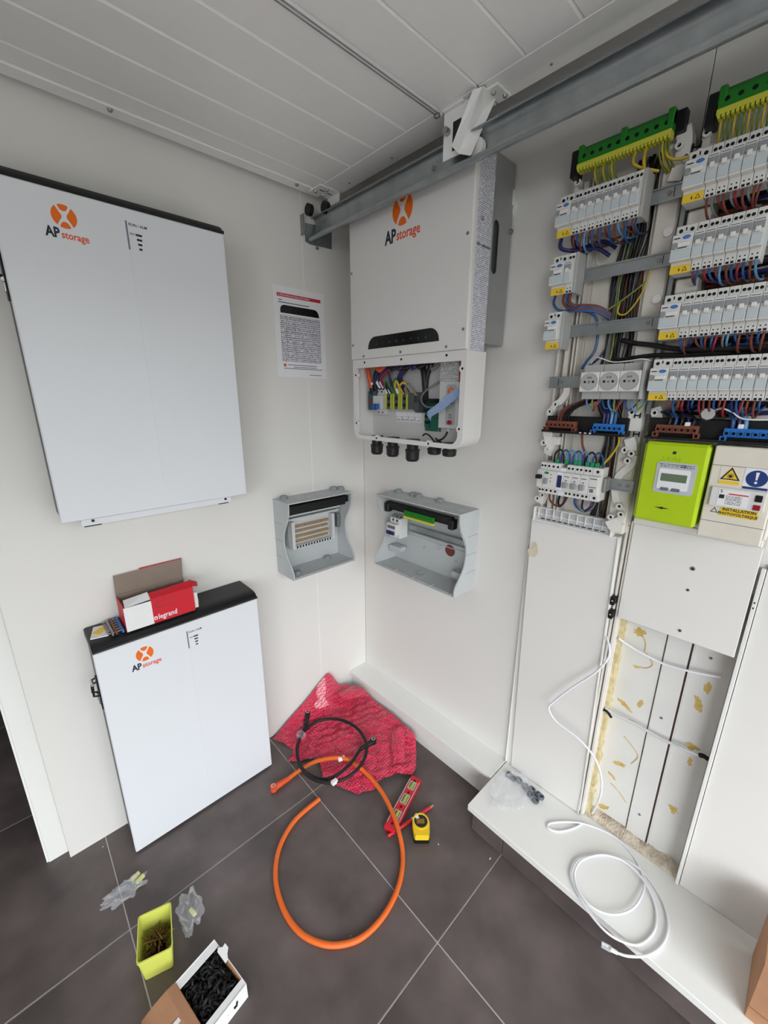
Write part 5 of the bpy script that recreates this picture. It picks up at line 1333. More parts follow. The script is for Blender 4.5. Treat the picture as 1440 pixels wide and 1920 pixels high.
rough_bar(1.0835, 1.1, 0.118, 0.838, -0.05, -0.008, 'foam_edge', 'foam', True, 60, 0.004)
MB().box(1.0828, 1.0905, 0.115, 0.838, -0.04, 0.004).build('edge_board', 'frame_white', du)
NU, NW = 110, 12
vs = []; hr = random.Random(8)
for i in range(NU + 1):
    base = 0.010 + 0.006 * math.sin(i * 0.21) * math.sin(i * 0.07 + 1)
    for j in range(NW + 1):
        t = j / NW
        h = (base * (1 - t) ** 0.7 + 0.0035 * hr.random() * (1 - t * 0.5)) if j < NW else 0.0003
        vs.append((1.092 + 0.249 * i / NU + hr.uniform(-0.0008, 0.0008), 0.1124 + h, -0.051 + 0.050 * t + hr.uniform(-0.0012, 0.0012)))
MB().add(vs, [(i * (NW + 1) + j, i * (NW + 1) + j + 1, (i + 1) * (NW + 1) + j + 1, (i + 1) * (NW + 1) + j) for i in range(NU) for j in range(NW)]).build('rubble_foot', 'rubble', du)
W1, W3 = -0.040, -0.042
for k, (c_, ru, rv, rot, w_) in enumerate((
        ((1.1347, 0.7890), 0.014, 0.012, 0.2, W1), ((1.1431, 0.6822), 0.010, 0.004, -0.2, W1), ((1.1346, 0.5450), 0.02, 0.007, -0.5, W1),
        ((1.1693, 0.5746), 0.006, 0.016, -0.2, W1), ((1.1580, 0.5033), 0.009, 0.005, 0.1, W1), ((1.1492, 0.3377), 0.016, 0.008, 0.2, W1),
        ((1.1377, 0.2801), 0.012, 0.005, -0.5, W1), ((1.1296, 0.1481), 0.017, 0.008, 0.5, W1), ((1.2922, 0.6515), 0.011, 0.024, 0.3, W3),
        ((1.3031, 0.7044), 0.008, 0.018, 0.0, W3), ((1.3038, 0.5177), 0.014, 0.01, 0.3, W3), ((1.3062, 0.4691), 0.006, 0.016, 0.0, W3), ((1.2980, 0.2902), 0.012, 0.012, 0.2, W3))):
    blob(c_[0], c_[1], w_, ru, rv, 20 + k, 'glue_stain', 'glue', du, rot)
for k, pts in enumerate(([(1.1421, 0.7860, -0.0390), (1.1543, 0.7665, -0.0390), (1.1561, 0.7384, -0.0390)], [(1.1605, 0.7355, -0.0390), (1.1799, 0.7113, -0.0390), (1.1675, 0.6908, -0.0390), (1.1496, 0.6862, -0.0390)], [(1.1473, 0.4421, -0.0390), (1.1799, 0.4169, -0.0390), (1.1916, 0.3962, -0.0390), (1.1796, 0.3628, -0.0390)], [(1.1373, 0.2527, -0.0390), (1.1624, 0.2401, -0.0390), (1.1869, 0.2171, -0.0390)])):
    MB().tube(spl(pts, 4), 0.0012, 5).build('glue_trail', 'glue', du)
for c_ in ((1.2251, 0.5625), (1.2257, 0.2088), (1.2947, 0.7888)):
    MB().cyl((c_[0], c_[1], -0.036 if c_[0] < 1.26 else -0.042), (c_[0], c_[1], -0.0345 if c_[0] < 1.26 else -0.0405), 0.0035, 10).build('screw', 'button_grey', du)
# cables crossing the open duct
o = MB().tube(spl([(1.0966, 0.7715, 0.0000), (1.1071, 0.7619, -0.0060), (1.1504, 0.7466, -0.0120), (1.2076, 0.7377, -0.0160), (1.2698, 0.7453, -0.0200), (1.3229, 0.7542, -0.0300)], 6), 0.0032, 8).build('cable', 'cable_white', None, 60)
o.matrix_world = FR['R'].copy(); tag(o, 'upper white cable crossing the open duct below the cover plate', 'cable')
o = thing('cable', 'lower pale conduit crossing the open duct at mid height', 'cable', (0, 0, 0), 'R')
MB().tube(spl([(1.0928, 0.5277, -0.0050), (1.1154, 0.5190, -0.0120), (1.1707, 0.5167, -0.0180), (1.2373, 0.5108, -0.0200), (1.2979, 0.5146, -0.0200), (1.3269, 0.5157, -0.0250)], 6), 0.0042, 8).build('tube', 'conduit_grey', o, 60)
MB().tube(spl([(1.0890, 0.5244, 0.0000), (1.1009, 0.5245, 0.0000), (1.1136, 0.5094, -0.0040)], 4), 0.004, 6).build('dark_end', 'black_rubber', o)
MB().tube(spl([(1.3225, 0.5179, -0.0220), (1.3311, 0.5225, -0.0200), (1.3405, 0.5195, -0.0200)], 4), 0.006, 6).build('dark_end', 'black_rubber', o)

# ---------------------------------------------------------------- white network cable hanging and coiled on the step
pts = [(1.0676, 0.7768, 0.0200), (1.0783, 0.7701, 0.0320), (1.0891, 0.7519, 0.0400), (1.0898, 0.7204, 0.0450), (1.0654, 0.6642, 0.0500), (1.0126, 0.5850, 0.0550), (0.9676, 0.5086, 0.0580), (0.9568, 0.4768, 0.0600), (0.9845, 0.4466, 0.0600), (1.0513, 0.4301, 0.0580), (1.1009, 0.3978, 0.0550), (1.1278, 0.3420, 0.0500), (1.1350, 0.2751, 0.0480)]
PW = [Vector((-c, -a, b)) for a, b, c in pts]
PF = [Vector(p) for p in ((0.0170, -1.1076, 0.1180), (-0.0559, -1.0931, 0.1155), (-0.1141, -1.0611, 0.1155), (-0.1303, -1.0327, 0.1155), (-0.1132, -1.0281, 0.1155), (-0.0696, -1.0619, 0.1155), (-0.0317, -1.1098, 0.1165), (-0.0076, -1.1804, 0.1155), (-0.0219, -1.2380, 0.1155), (-0.0633, -1.2759, 0.1155), (-0.1119, -1.2893, 0.1225), (-0.1761, -1.2819, 0.1225), (-0.2269, -1.2517, 0.1225), (-0.2500, -1.2097, 0.1225), (-0.2398, -1.1697, 0.1225), (-0.2076, -1.1434, 0.1225), (-0.1617, -1.1412, 0.1225), (-0.1181, -1.1606, 0.1225), (-0.0843, -1.1901, 0.1225), (-0.0661, -1.2345, 0.1225), (-0.0831, -1.2867, 0.1225), (-0.1216, -1.3218, 0.1165), (-0.1773, -1.3345, 0.1165), (-0.2303, -1.3224, 0.1165), (-0.2578, -1.2995, 0.1165), (-0.2742, -1.2557, 0.1165), (-0.2637, -1.2048, 0.1165), (-0.2352, -1.1570, 0.1165), (-0.2041, -1.1322, 0.1165), (-0.1529, -1.1323, 0.1165), (-0.0993, -1.1665, 0.1165), (-0.0609, -1.2124, 0.1165), (-0.0519, -1.2726, 0.1165), (-0.0892, -1.3275, 0.1165), (-0.1396, -1.3549, 0.1165), (-0.1968, -1.3566, 0.1165), (-0.2479, -1.3375, 0.1165), (-0.2826, -1.3071, 0.1155), (-0.2947, -1.2852, 0.1120))]
nc = thing('network_cable', 'white network cable hanging from the trunk and coiled on the step', 'cable', (-0.13, -1.2, 0.112))
MB().tube(spl(PW + PF, 6), 0.0031, 8).build('cord', 'cable_white', nc, 60)
e0, e1 = Vector((-0.2947, -1.2852, 0.1120)), Vector((-0.3018, -1.2551, 0.1080))
dd = (e1 - e0).normalized()
MB().cyl(e0, e0 + dd * 0.014, 0.0042, 10, 0.0052).build('strain_relief', 'cable_white', nc)
yv = Vector((-dd.y, dd.x, 0)).normalized(); zv = dd.cross(yv)
Mx = Matrix((dd, yv, zv)).transposed().to_4x4(); Mx.translation = e0 + dd * 0.014
pg = MB().cbox(0, 0.021, -0.0058, 0.0058, -0.004, 0.004, 0.0008, Mx).build('plug', 'clear_ribbed', nc)
MB().box(0.006, 0.02, -0.002, 0.002, 0.004, 0.0062, Mx).build('plug_tab', 'paper_white', pg)

# ---------------------------------------------------------------- clear bag of grey glands on the step
mat('film', (236, 238, 242), 0.06, alpha=0.14, spec=1.0)
mat('gland_grey', (104, 110, 120), 0.5)
def crumple(name, m, parent, c, r, seed, amp=0.35, sub=3, flat=True):
    bm = bmesh.new()
    bmesh.ops.create_icosphere(bm, subdivisions=sub, radius=1.0)
    rr = random.Random(seed)
    dirs = [(Vector((rr.gauss(0, 1), rr.gauss(0, 1), rr.gauss(0, 1))).normalized(), rr.uniform(2, 6), rr.uniform(0, 6.28)) for _ in range(9)]
    for v in bm.verts:
        d = v.co.normalized()
        k = 1 + amp * sum(math.sin(f * 2.2 * d.dot(a) + p) for a, f, p in dirs) / 4 + rr.uniform(-0.09, 0.09) * amp * 3
        v.co = Vector((d.x * k * r[0], d.y * k * r[1], max(d.z * k * r[2], -r[2])))
    me = bpy.data.meshes.new(name); bm.to_mesh(me); bm.free()
    me.materials.append(MATS[m])
    o = bpy.data.objects.new(name, me); COL.objects.link(o)
    o.parent = parent; og = org_of(parent)
    o.location = (c[0] - og[0], c[1] - og[1], c[2] - og[2])
    return o
bg_ = thing('plastic_bag', 'clear crumpled plastic bag lying on the corner of the white step', 'plastic bag', (-0.11, -0.89, 0.112))
crumple('film', 'film', bg_, (-0.112, -0.885, 0.126), (0.078, 0.058, 0.0135), 4, 0.28, 4)
for k, (px, py) in enumerate(((-0.0525, -0.9110), (-0.0475, -0.9321), (-0.0500, -0.9566), (-0.0771, -0.9417), (-0.0747, -0.9596), (-0.0553, -0.8861), (-0.0539, -0.8646), (-0.0582, -0.9680), (-0.0535, -0.8475))):
    g_ = MB().ring((0, 0, 0), (0, 0, 1), 0.0115, 0.0075, 0.008, 14).build('cable_gland_nut', 'gland_grey', None, 40)
    g_.location = (px, py, 0.1135 + 0.0085 * (k % 2 if k > 2 else 0)); g_.rotation_euler = ((0.35 * (k % 3)) * 0.4, 0.2 * (k % 2), 0)
    tag(g_, 'grey ring nut, %s from the right among those in the clear bag' % ORD[k], 'nut', 'grey ring nuts in the bag')

# ---------------------------------------------------------------- cardboard box at the right edge of the step
cb_ = thing('cardboard_box', 'brown cardboard box on the step at the right edge', 'cardboard box', (-0.13, -1.58, 0.112))
MB().cbox(-0.205, -0.055, -1.68, -1.512, 0.1122, 0.289, 0.0015).build('carton', 'cardboard', cb_)
MB().box(-0.2056, -0.205, -1.68, -1.512, 0.148, 0.1488).build('fold_line', 'wire_brown', cb_)
MB().box(-0.2053, -0.052, -1.605, -1.59, 0.2885, 0.2895).build('lid_joint', 'wire_brown', cb_)

# ================================================================ loose things on the floor and on the battery
import numpy as np
def bubble_mat():
    m = bpy.data.materials.new('red_bubble_wrap'); m.use_nodes = True
    nt = m.node_tree; b = nt.nodes['Principled BSDF']
    b.inputs['Base Color'].default_value = lin((234, 58, 94)) + (1,)
    b.inputs['Roughness'].default_value = 0.11
    b.inputs['Coat Weight'].default_value = 0.6
    b.inputs['Coat Roughness'].default_value = 0.08
    b.inputs['Alpha'].default_value = 0.86
    b.inputs['Subsurface Weight'].default_value = 0.15
    b.inputs['Subsurface Radius'].default_value = (0.02, 0.004, 0.004)
    tc = nt.nodes.new('ShaderNodeTexCoord'); vo = nt.nodes.new('ShaderNodeTexVoronoi')
    vo.inputs['Scale'].default_value = 105.0; vo.inputs['Randomness'].default_value = 0.25
    nt.links.new(tc.outputs['Object'], vo.inputs['Vector'])
    mr = nt.nodes.new('ShaderNodeMapRange'); mr.inputs[1].default_value = 0.1; mr.inputs[2].default_value = 0.55; mr.inputs[3].default_value = 1.0; mr.inputs[4].default_value = 0.0
    nt.links.new(vo.outputs['Distance'], mr.inputs[0])
    bp = nt.nodes.new('ShaderNodeBump'); bp.inputs['Strength'].default_value = 1.0; bp.inputs['Distance'].default_value = 0.006
    nt.links.new(mr.outputs[0], bp.inputs['Height']); nt.links.new(bp.outputs['Normal'], b.inputs['Normal'])
    MATS['red_bubble_wrap'] = m
bubble_mat()
outline = [(-0.545, -0.014), (-0.39, -0.013), (-0.235, -0.012), (-0.19, -0.03), (-0.15, -0.035), (-0.112, -0.09), (-0.111, -0.215), (-0.113, -0.33), (-0.114, -0.40), (-0.118, -0.455), (-0.15, -0.49), (-0.2, -0.535), (-0.235, -0.548), (-0.275, -0.512), (-0.33, -0.488), (-0.385, -0.492), (-0.443, -0.458), (-0.468, -0.40), (-0.50, -0.33), (-0.47, -0.26), (-0.475, -0.225), (-0.56, -0.165), (-0.51, -0.125)]
ctrl = [(-0.545, -0.014, 0.003), (-0.39, -0.013, 0.088), (-0.235, -0.012, 0.172), (-0.19, -0.03, 0.09), (-0.15, -0.035, 0.075), (-0.112, -0.09, 0.072), (-0.111, -0.215, 0.055), (-0.113, -0.33, 0.06), (-0.114, -0.40, 0.055), (-0.118, -0.455, 0.045), (-0.15, -0.49, 0.018), (-0.2, -0.535, 0.012), (-0.235, -0.548, 0.003), (-0.275, -0.512, 0.018), (-0.33, -0.488, 0.02), (-0.385, -0.492, 0.008), (-0.443, -0.458, 0.002), (-0.468, -0.40, 0.004), (-0.50, -0.33, 0.004), (-0.47, -0.26, 0.012), (-0.475, -0.225, 0.012), (-0.56, -0.165, 0.002), (-0.51, -0.125, 0.006),
        (-0.47, -0.075, 0.028), (-0.36, -0.085, 0.04), (-0.26, -0.075, 0.06), (-0.2, -0.10, 0.035), (-0.33, -0.2, 0.036), (-0.25, -0.3, 0.042), (-0.2, -0.38, 0.034), (-0.4, -0.33, 0.03), (-0.3, -0.42, 0.03), (-0.44, -0.20, 0.02), (-0.2, -0.22, 0.045), (-0.16, -0.43, 0.038), (-0.22, -0.46, 0.026)]
A_ = np.array(ctrl); n_ = len(A_)
def tps(d2): return 0.5 * d2 * np.log(d2 + 1e-9)
K_ = tps(((A_[:, None, :2] - A_[None, :, :2]) ** 2).sum(-1))
Mx_ = np.zeros((n_ + 3, n_ + 3)); Mx_[:n_, :n_] = K_ + np.eye(n_) * 1e-6
Mx_[:n_, n_] = 1; Mx_[:n_, n_ + 1:] = A_[:, :2]; Mx_[n_, :n_] = 1; Mx_[n_ + 1:, :n_] = A_[:, :2].T
cf = np.linalg.solve(Mx_, np.concatenate([A_[:, 2], np.zeros(3)]))
def zwrap(x, y):
    d2 = ((A_[:, :2] - np.array([x, y])) ** 2).sum(-1)
    z = tps(d2) @ cf[:n_] + cf[n_] + cf[n_ + 1] * x + cf[n_ + 2] * y
    def tri(q): return abs((q / 3.14159) % 2 - 1) * 2 - 1
    wr = 0.007 * tri(33 * x + 21 * y) * tri(17 * x - 31 * y + 1) + 0.0035 * tri(75 * x - 52 * y + 2 * math.sin(20 * y)) + 0.002 * math.sin(150 * y + 70 * x)
    edge = max(0.0, min(1.0, (-0.02 - y) / 0.05))
    return max(0.002, float(z) + wr * edge)
from mathutils.geometry import delaunay_2d_cdt
op = []
for i in range(len(outline)):
    a, b = Vector(outline[i]), Vector(outline[(i + 1) % len(outline)])
    k = max(1, int((b - a).length / 0.012))
    op += [a.lerp(b, t / k) for t in range(k)]
def inside(x, y):
    c = False
    for i in range(len(op)):
        (x1, y1), (x2, y2) = op[i], op[i - 1]
        if (y1 > y) != (y2 > y) and x < (x2 - x1) * (y - y1) / (y2 - y1) + x1: c = not c
    return c
gp_ = [Vector((x + (0.0035 if j % 2 else 0), y)) for j, y in enumerate(np.arange(-0.545, -0.015, 0.007)) for x in np.arange(-0.56, -0.11, 0.007) if inside(x, y)]
res_ = delaunay_2d_cdt(op + gp_, [], [list(range(len(op)))], 1, 1e-5)
bw_ = thing('bubble_wrap', 'crumpled red bubble wrap sheet on the floor in the corner', 'bubble wrap', (-0.33, -0.25, 0))
bo_ = MB().add([(p.x, p.y, zwrap(p.x, p.y)) for p in res_[0]], [tuple(f) for f in res_[2]])
bo_.build('sheet', 'red_bubble_wrap', bw_, 80)
# loose flap folded over at the right
fl_ = MB(); vs = []
for i in range(9):
    for j in range(6):
        t, s = i / 8, j / 5
        vs.append((-0.13 - 0.055 * s - 0.10 * t, -0.40 - 0.10 * t + 0.02 * s, 0.052 + 0.018 * math.sin(PI * s) - 0.028 * t + 0.004 * math.sin(9 * t + 5 * s)))
fl_.add(vs, [(i * 6 + j, i * 6 + j + 1, (i + 1) * 6 + j + 1, (i + 1) * 6 + j) for i in range(8) for j in range(5)]).build('folded_flap', 'red_bubble_wrap', bw_, 80)
fl2 = MB(); vs = []
for i in range(8):
    for j in range(5):
        t, s = i / 7, j / 4
        vs.append((-0.25 + 0.12 * t + 0.015 * s, -0.055 - 0.06 * s - 0.05 * t * s, 0.085 + 0.02 * math.sin(PI * s) * (1 - t * 0.4) - 0.012 * t))
fl2.add(vs, [(i * 5 + j, i * 5 + j + 1, (i + 1) * 5 + j + 1, (i + 1) * 5 + j) for i in range(7) for j in range(4)]).build('folded_flap', 'red_bubble_wrap', bw_, 80)

# ---- black battery cable coiled on the wrap
mat('cable_black', (24, 24, 26), 0.5)
mat('cable_orange', (232, 108, 38), 0.45, noise=0.03, nscale=20)
mat('lug_orange', (226, 84, 44), 0.4)
kb = thing('battery_cable', 'black battery cable coiled on the red bubble wrap', 'cable', (-0.36, -0.2, 0.04))
loop = [(-0.3376, -0.3574, 0.0620), (-0.4133, -0.3803, 0.0560), (-0.4925, -0.3742, 0.0500), (-0.5316, -0.3258, 0.0400), (-0.5456, -0.2514, 0.0360), (-0.5198, -0.1745, 0.0360), (-0.4764, -0.1253, 0.0400), (-0.4140, -0.1027, 0.0440), (-0.3507, -0.1166, 0.0500), (-0.2991, -0.1807, 0.0580), (-0.2805, -0.2610, 0.0620), (-0.2973, -0.3401, 0.0640), (-0.3410, -0.3942, 0.0660), (-0.4024, -0.4220, 0.0660), (-0.4685, -0.4151, 0.0580), (-0.5243, -0.3714, 0.0500), (-0.5514, -0.3022, 0.0460), (-0.5438, -0.2263, 0.0460), (-0.5110, -0.1656, 0.0500), (-0.4628, -0.1211, 0.0500), (-0.4258, -0.0922, 0.0500)]
MB().tube(spl(loop, 8), 0.0062, 10).build('cord', 'cable_black', kb, 60)
def plug(parent, a, b, m, mring):
    a, b = Vector(a), Vector(b); d = (b - a).normalized()
    MB().cyl(a, a + d * 0.03, 0.0085, 12, 0.0098).cyl(a + d * 0.03, a + d * 0.055, 0.0105, 12).build('plug_sleeve', m, parent, 40)
    hd = MB().cyl(a + d * 0.062 - Vector((0, 0, 0.008)), a + d * 0.062 + Vector((0, 0, 0.012)), 0.0125, 16).cyl(a + d * 0.048, a + d * 0.062, 0.0115, 12).build('plug_head', m, parent, 40)
    MB().ring(a + d * 0.062 + Vector((0, 0, 0.0115)), (0, 0, 1), 0.0085, 0.0052, 0.0018, 16).build('contact_ring', mring, hd)
plug(kb, (-0.3376, -0.3574, 0.0620), (-0.2238, -0.3739, 0.0660), 'cable_black', 'chrome')
plug(kb, (-0.4258, -0.0922, 0.0500), (-0.3949, -0.0571, 0.0520), 'cable_black', 'chrome')
tg = Vector((-0.4990, -0.4003, 0.0620))
MB().cbox(tg.x - 0.012, tg.x + 0.012, tg.y - 0.008, tg.y + 0.008, tg.z - 0.012, tg.z + 0.0015, 0.002).build('white_tag', 'paper_white', kb)
crumple('wrapped_end', 'film', kb, (-0.4722, -0.1284, 0.0560), (0.017, 0.02, 0.014), 9, 0.3, 3)

# ---- orange battery cable
ko = thing('battery_cable', 'orange battery cable lying in a wide loop on the tiles', 'cable', (-0.6, -0.5, 0))
ol = [(-0.5974, -0.2372, 0.0120), (-0.5461, -0.2344, 0.0120), (-0.4861, -0.2575, 0.0280), (-0.4319, -0.3125, 0.0500), (-0.3979, -0.3609, 0.0500), (-0.3756, -0.4339, 0.0320), (-0.3809, -0.5271, 0.0260), (-0.4042, -0.6071, 0.0240), (-0.4343, -0.6712, 0.0220), (-0.4660, -0.7198, 0.0090), (-0.5146, -0.7604, 0.0078), (-0.5729, -0.7870, 0.0078), (-0.6402, -0.7980, 0.0078), (-0.7034, -0.7899, 0.0078), (-0.7538, -0.7611, 0.0078), (-0.7898, -0.7213, 0.0078), (-0.8153, -0.6665, 0.0078), (-0.8218, -0.5980, 0.0078), (-0.8068, -0.5220, 0.0078), (-0.7742, -0.4628, 0.0078), (-0.7267, -0.4192, 0.0078), (-0.6554, -0.3889, 0.0078), (-0.5562, -0.3840, 0.0090)]
MB().tube(spl(ol, 8), 0.0076, 12).build('cord', 'cable_orange', ko, 60)
plug(ko, (-0.5974, -0.2372, 0.0120), (-0.6660, -0.2356, 0.0140), 'lug_orange', 'chrome')
tg = Vector((-0.4156, -0.3328, 0.0540))
MB().cyl(tg + Vector((-0.012, 0.004, -0.003)), tg + Vector((0.012, -0.006, -0.003)), 0.0086, 12).build('white_tag', 'paper_white', ko, 40)

# ---- spirit level
mat('level_red', (206, 36, 50), 0.4, noise=0.03, nscale=30)
mat('level_silver', (206, 206, 206), 0.3, metal=0.7)
mat('vial', (150, 170, 70), 0.15)
Pa, Pb = Vector((-0.449, -0.640, 0)), Vector((-0.2378, -0.572, 0))
dl = (Pb - Pa); LL = dl.length; an = math.atan2(dl.y, dl.x)
sl = thing('spirit_level', 'small red spirit level with three vials lying on the tiles', 'spirit level', (Pa.x, Pa.y, 0), 'W', None, an)
MB().cbox(0, LL, -0.021, 0.021, 0.0005, 0.019, 0.002).build('body', 'level_red', sl)
for s_ in (-1, 1):
    MB().box(0.018, LL - 0.018, s_ * 0.0185 - 0.0015, s_ * 0.0185 + 0.0015, 0.019, 0.0205).build('edge_strip', 'level_silver', sl)
for x in (0.055, 0.12, 0.18):
    wd = 0.017 if x != 0.12 else 0.02
    fr_ = MB().frame(rrect(x - wd, x + wd, -0.0125, 0.0125, 0.002, 2), rrect(x - wd + 0.004, x + wd - 0.004, -0.0085, 0.0085, 0.001, 2), 0.019, 0.0215).build('vial_frame', 'level_silver', sl)
    MB().cyl((x - wd + 0.005, 0, 0.0195), (x + wd - 0.005, 0, 0.0195), 0.0062, 12).build('vial', 'vial', fr_, 40)
for x in (0.02, 0.088, 0.15, LL - 0.018):
    MB().cyl((x, 0, 0.019), (x, 0, 0.0196), 0.0042, 10).build('hole', 'hole_black', sl)
# ---- red pencil
Pa, Pb = Vector((-0.4632, -0.6473, 0.006)), Vector((-0.2624, -0.6828, 0.006))
d = (Pb - Pa).normalized()
pn = thing('pencil', 'red carpenter pencil lying beside the tape measure', 'pencil', (Pa.x, Pa.y, 0))
MB().cyl(Pa, Pb - d * 0.022, 0.0056, 6).build('shaft', 'level_red', pn)
tp_ = MB().cyl(Pb - d * 0.022, Pb - d * 0.005, 0.0055, 8, 0.0022).build('tip', 'cardboard', pn)
MB().cyl(Pb - d * 0.005, Pb, 0.0022, 6, 0.0004).build('lead', 'print_black', tp_)
# ---- tape measure
mat('tape_yellow', (238, 200, 40), 0.4, noise=0.03, nscale=30)
tc_ = Vector((-0.3655, -0.7075, 0)); an = math.atan2(-0.73, -0.68)
tm_ = thing('tape_measure', 'yellow and black tape measure standing on the tiles', 'tape measure', (tc_.x, tc_.y, 0), 'W', None, an)
body = [(0.030 * math.cos(a), 0.030 * math.sin(a)) for a in [math.radians(x) for x in range(90, 271, 20)]] + [(0.036, -0.026), (0.042, -0.022), (0.042, 0.022), (0.036, 0.026)]
MB().prism(body, 0.0005, 0.014).build('lower_shell', 'black_plastic', tm_, 30)
MB().prism([(x * 0.98, y * 0.98) for x, y in body], 0.014, 0.036).build('upper_shell', 'tape_yellow', tm_, 30)
MB().ring((-0.004, 0, 0.036), (0, 0, 1), 0.0275, 0.0225, 0.003, 24).build('yellow_ring', 'tape_yellow', tm_, 40)
lb2 = MB().cyl((-0.004, 0, 0.036), (-0.004, 0, 0.0375), 0.0225, 24).build('label_disc', 'print_black', tm_)
MB().box(-0.012, 0.004, -0.014, 0.012, 0.0375, 0.0378).build('gold_print', 'brass', lb2)
blob(-0.02, -0.012, 0.0378, 0.010, 0.007, 3, 'plaster_splash', 'paper_white', lb2, 0.5)
MB().cbox(-0.033, -0.022, -0.03, -0.02, 0.006, 0.02, 0.001).build('hook', 'chrome', tm_)

# ---- two crumpled plastic scraps
mat('film_thick', (232, 234, 240), 0.06, alpha=0.20, spec=1.0)
mat('tape_pale', (222, 224, 150), 0.5)
for lab, c, r, an, sd, tapes in (('crumpled clear plastic scrap with yellow tape lying left of the lime tub', (-1.1398, -0.2330, 0.0120), (0.048, 0.024, 0.013), -0.05, 3, ((0.035, 0.008), (0.037, -0.012))),
                          ('crumpled clear plastic scrap with yellow tape lying right of the lime tub', (-1.0172, -0.4134, 0.0120), (0.05, 0.028, 0.014), -1.75, 6, ((0.012, 0.0), ))):
    t_ = thing('plastic_scrap', lab, 'plastic scrap', (c[0], c[1], 0), 'W', 'crumpled plastic scraps', an)
    crumple('film', 'film_thick', t_, (0, 0, 0.014), r, sd, 0.38, 4)
    for x, y in tapes:
        MB().cbox(x - 0.012, x + 0.012, y - 0.005, y + 0.005, 0.012, 0.021, 0.001, Matrix.Rotation(0.4, 4, 'Z')).build('tape', 'tape_pale', t_)

# ---- lime tub of screws
mat('tub_lime', (206, 210, 96), 0.45, noise=0.03, nscale=25)
mat('screw_brown', (128, 100, 62), 0.3, metal=0.85, noise=0.2, nscale=90)
tub = thing('screw_tub', 'lime green plastic tub of wood screws on the tiles', 'tub', (-1.105, -0.44, 0))
top = [(-1.1606, -0.4875), (-1.0845, -0.5125), (-1.0565, -0.4045), (-1.1318, -0.381)]
cc = Vector((sum(p[0] for p in top) / 4, sum(p[1] for p in top) / 4))
def sc_(ps, k, sh=(0, 0)): return [(cc.x + (x - cc.x) * k + sh[0], cc.y + (y - cc.y) * k + sh[1]) for x, y in ps]
def loft(loops, zs):
    v = []; f = []
    n = len(loops[0])
    for L_, z in zip(loops, zs): v += [(x, y, z) for x, y in L_]
    for i in range(len(loops) - 1):
        for j in range(n): f.append((i * n + j, i * n + (j + 1) % n, (i + 1) * n + (j + 1) % n, (i + 1) * n + j))
    return v, f, n
def rquad(ps, r=0.008, n=3):
    out = []
    N = len(ps)
    for i in range(N):
        p, a, b = Vector(ps[i]), Vector(ps[i - 1]), Vector(ps[(i + 1) % N])
        da, db = (a - p).normalized() * r, (b - p).normalized() * r
        for k in range(n + 1):
            t = k / n
            q = (p + da) * (1 - t) ** 2 + p * 2 * t * (1 - t) + (p + db) * t * t
            out.append((q.x, q.y))
    return out
T0 = rquad(top)
v, f, n = loft([sc_(T0, 0.82), sc_(T0, 0.97), sc_(T0, 1.0), sc_(T0, 1.0), sc_(T0, 0.94), sc_(T0, 0.92), sc_(T0, 0.78)], [0.0008, 0.078, 0.078, 0.084, 0.084, 0.076, 0.004])
f += [tuple(range(n)), tuple(range(6 * n, 7 * n))]
MB().add(v, f).build('tub', 'tub_lime', tub, 40)
scr = MB().cyl((0, 0, 0), (0.040, 0, 0), 0.0019, 6).cyl((0.040, 0, 0), (0.048, 0, 0), 0.0019, 6, 0.0003).cyl((-0.003, 0, 0), (0, 0, 0), 0.0042, 8, 0.002)
sm_ = None
rr = random.Random(21)
e1_, e2_ = Vector(top[1]) - Vector(top[0]), Vector(top[3]) - Vector(top[0])
for k in range(90):
    a, b = rr.uniform(0.2, 0.8), rr.uniform(0.16, 0.84)
    p = cc + e1_ * (a - 0.5) * 0.62 + e2_ * (b - 0.5) * 0.62
    if sm_ is None: o = scr.build('wood_screw', 'screw_brown'); sm_ = o.data
    else: o = bpy.data.objects.new('wood_screw', sm_); COL.objects.link(o)
    o.location = (p.x, p.y, 0.016 + 0.034 * rr.random())
    az = rr.uniform(0, 6.28)
    # keep the screw's far end inside the tub
    q = p + Vector((math.cos(az), math.sin(az))) * 0.045
    if (q - cc).dot(e1_.normalized()) ** 2 > 0.029 ** 2 or (q - cc).dot(e2_.normalized()) ** 2 > 0.042 ** 2: az += PI
    q = p + Vector((math.cos(az), math.sin(az))) * 0.045
    el = rr.uniform(-0.25, 0.35)
    if (q - cc).dot(e1_.normalized()) ** 2 > 0.029 ** 2 or (q - cc).dot(e2_.normalized()) ** 2 > 0.042 ** 2:
        az = math.atan2(cc.y - p.y, cc.x - p.x) + rr.uniform(-0.5, 0.5); el = rr.uniform(0.1, 0.6)
    o.rotation_euler = (rr.uniform(0, 6), -el, az)
    tag(o, 'brownish wood screw lying among others in the lime tub', 'screw', 'wood screws in the lime tub')

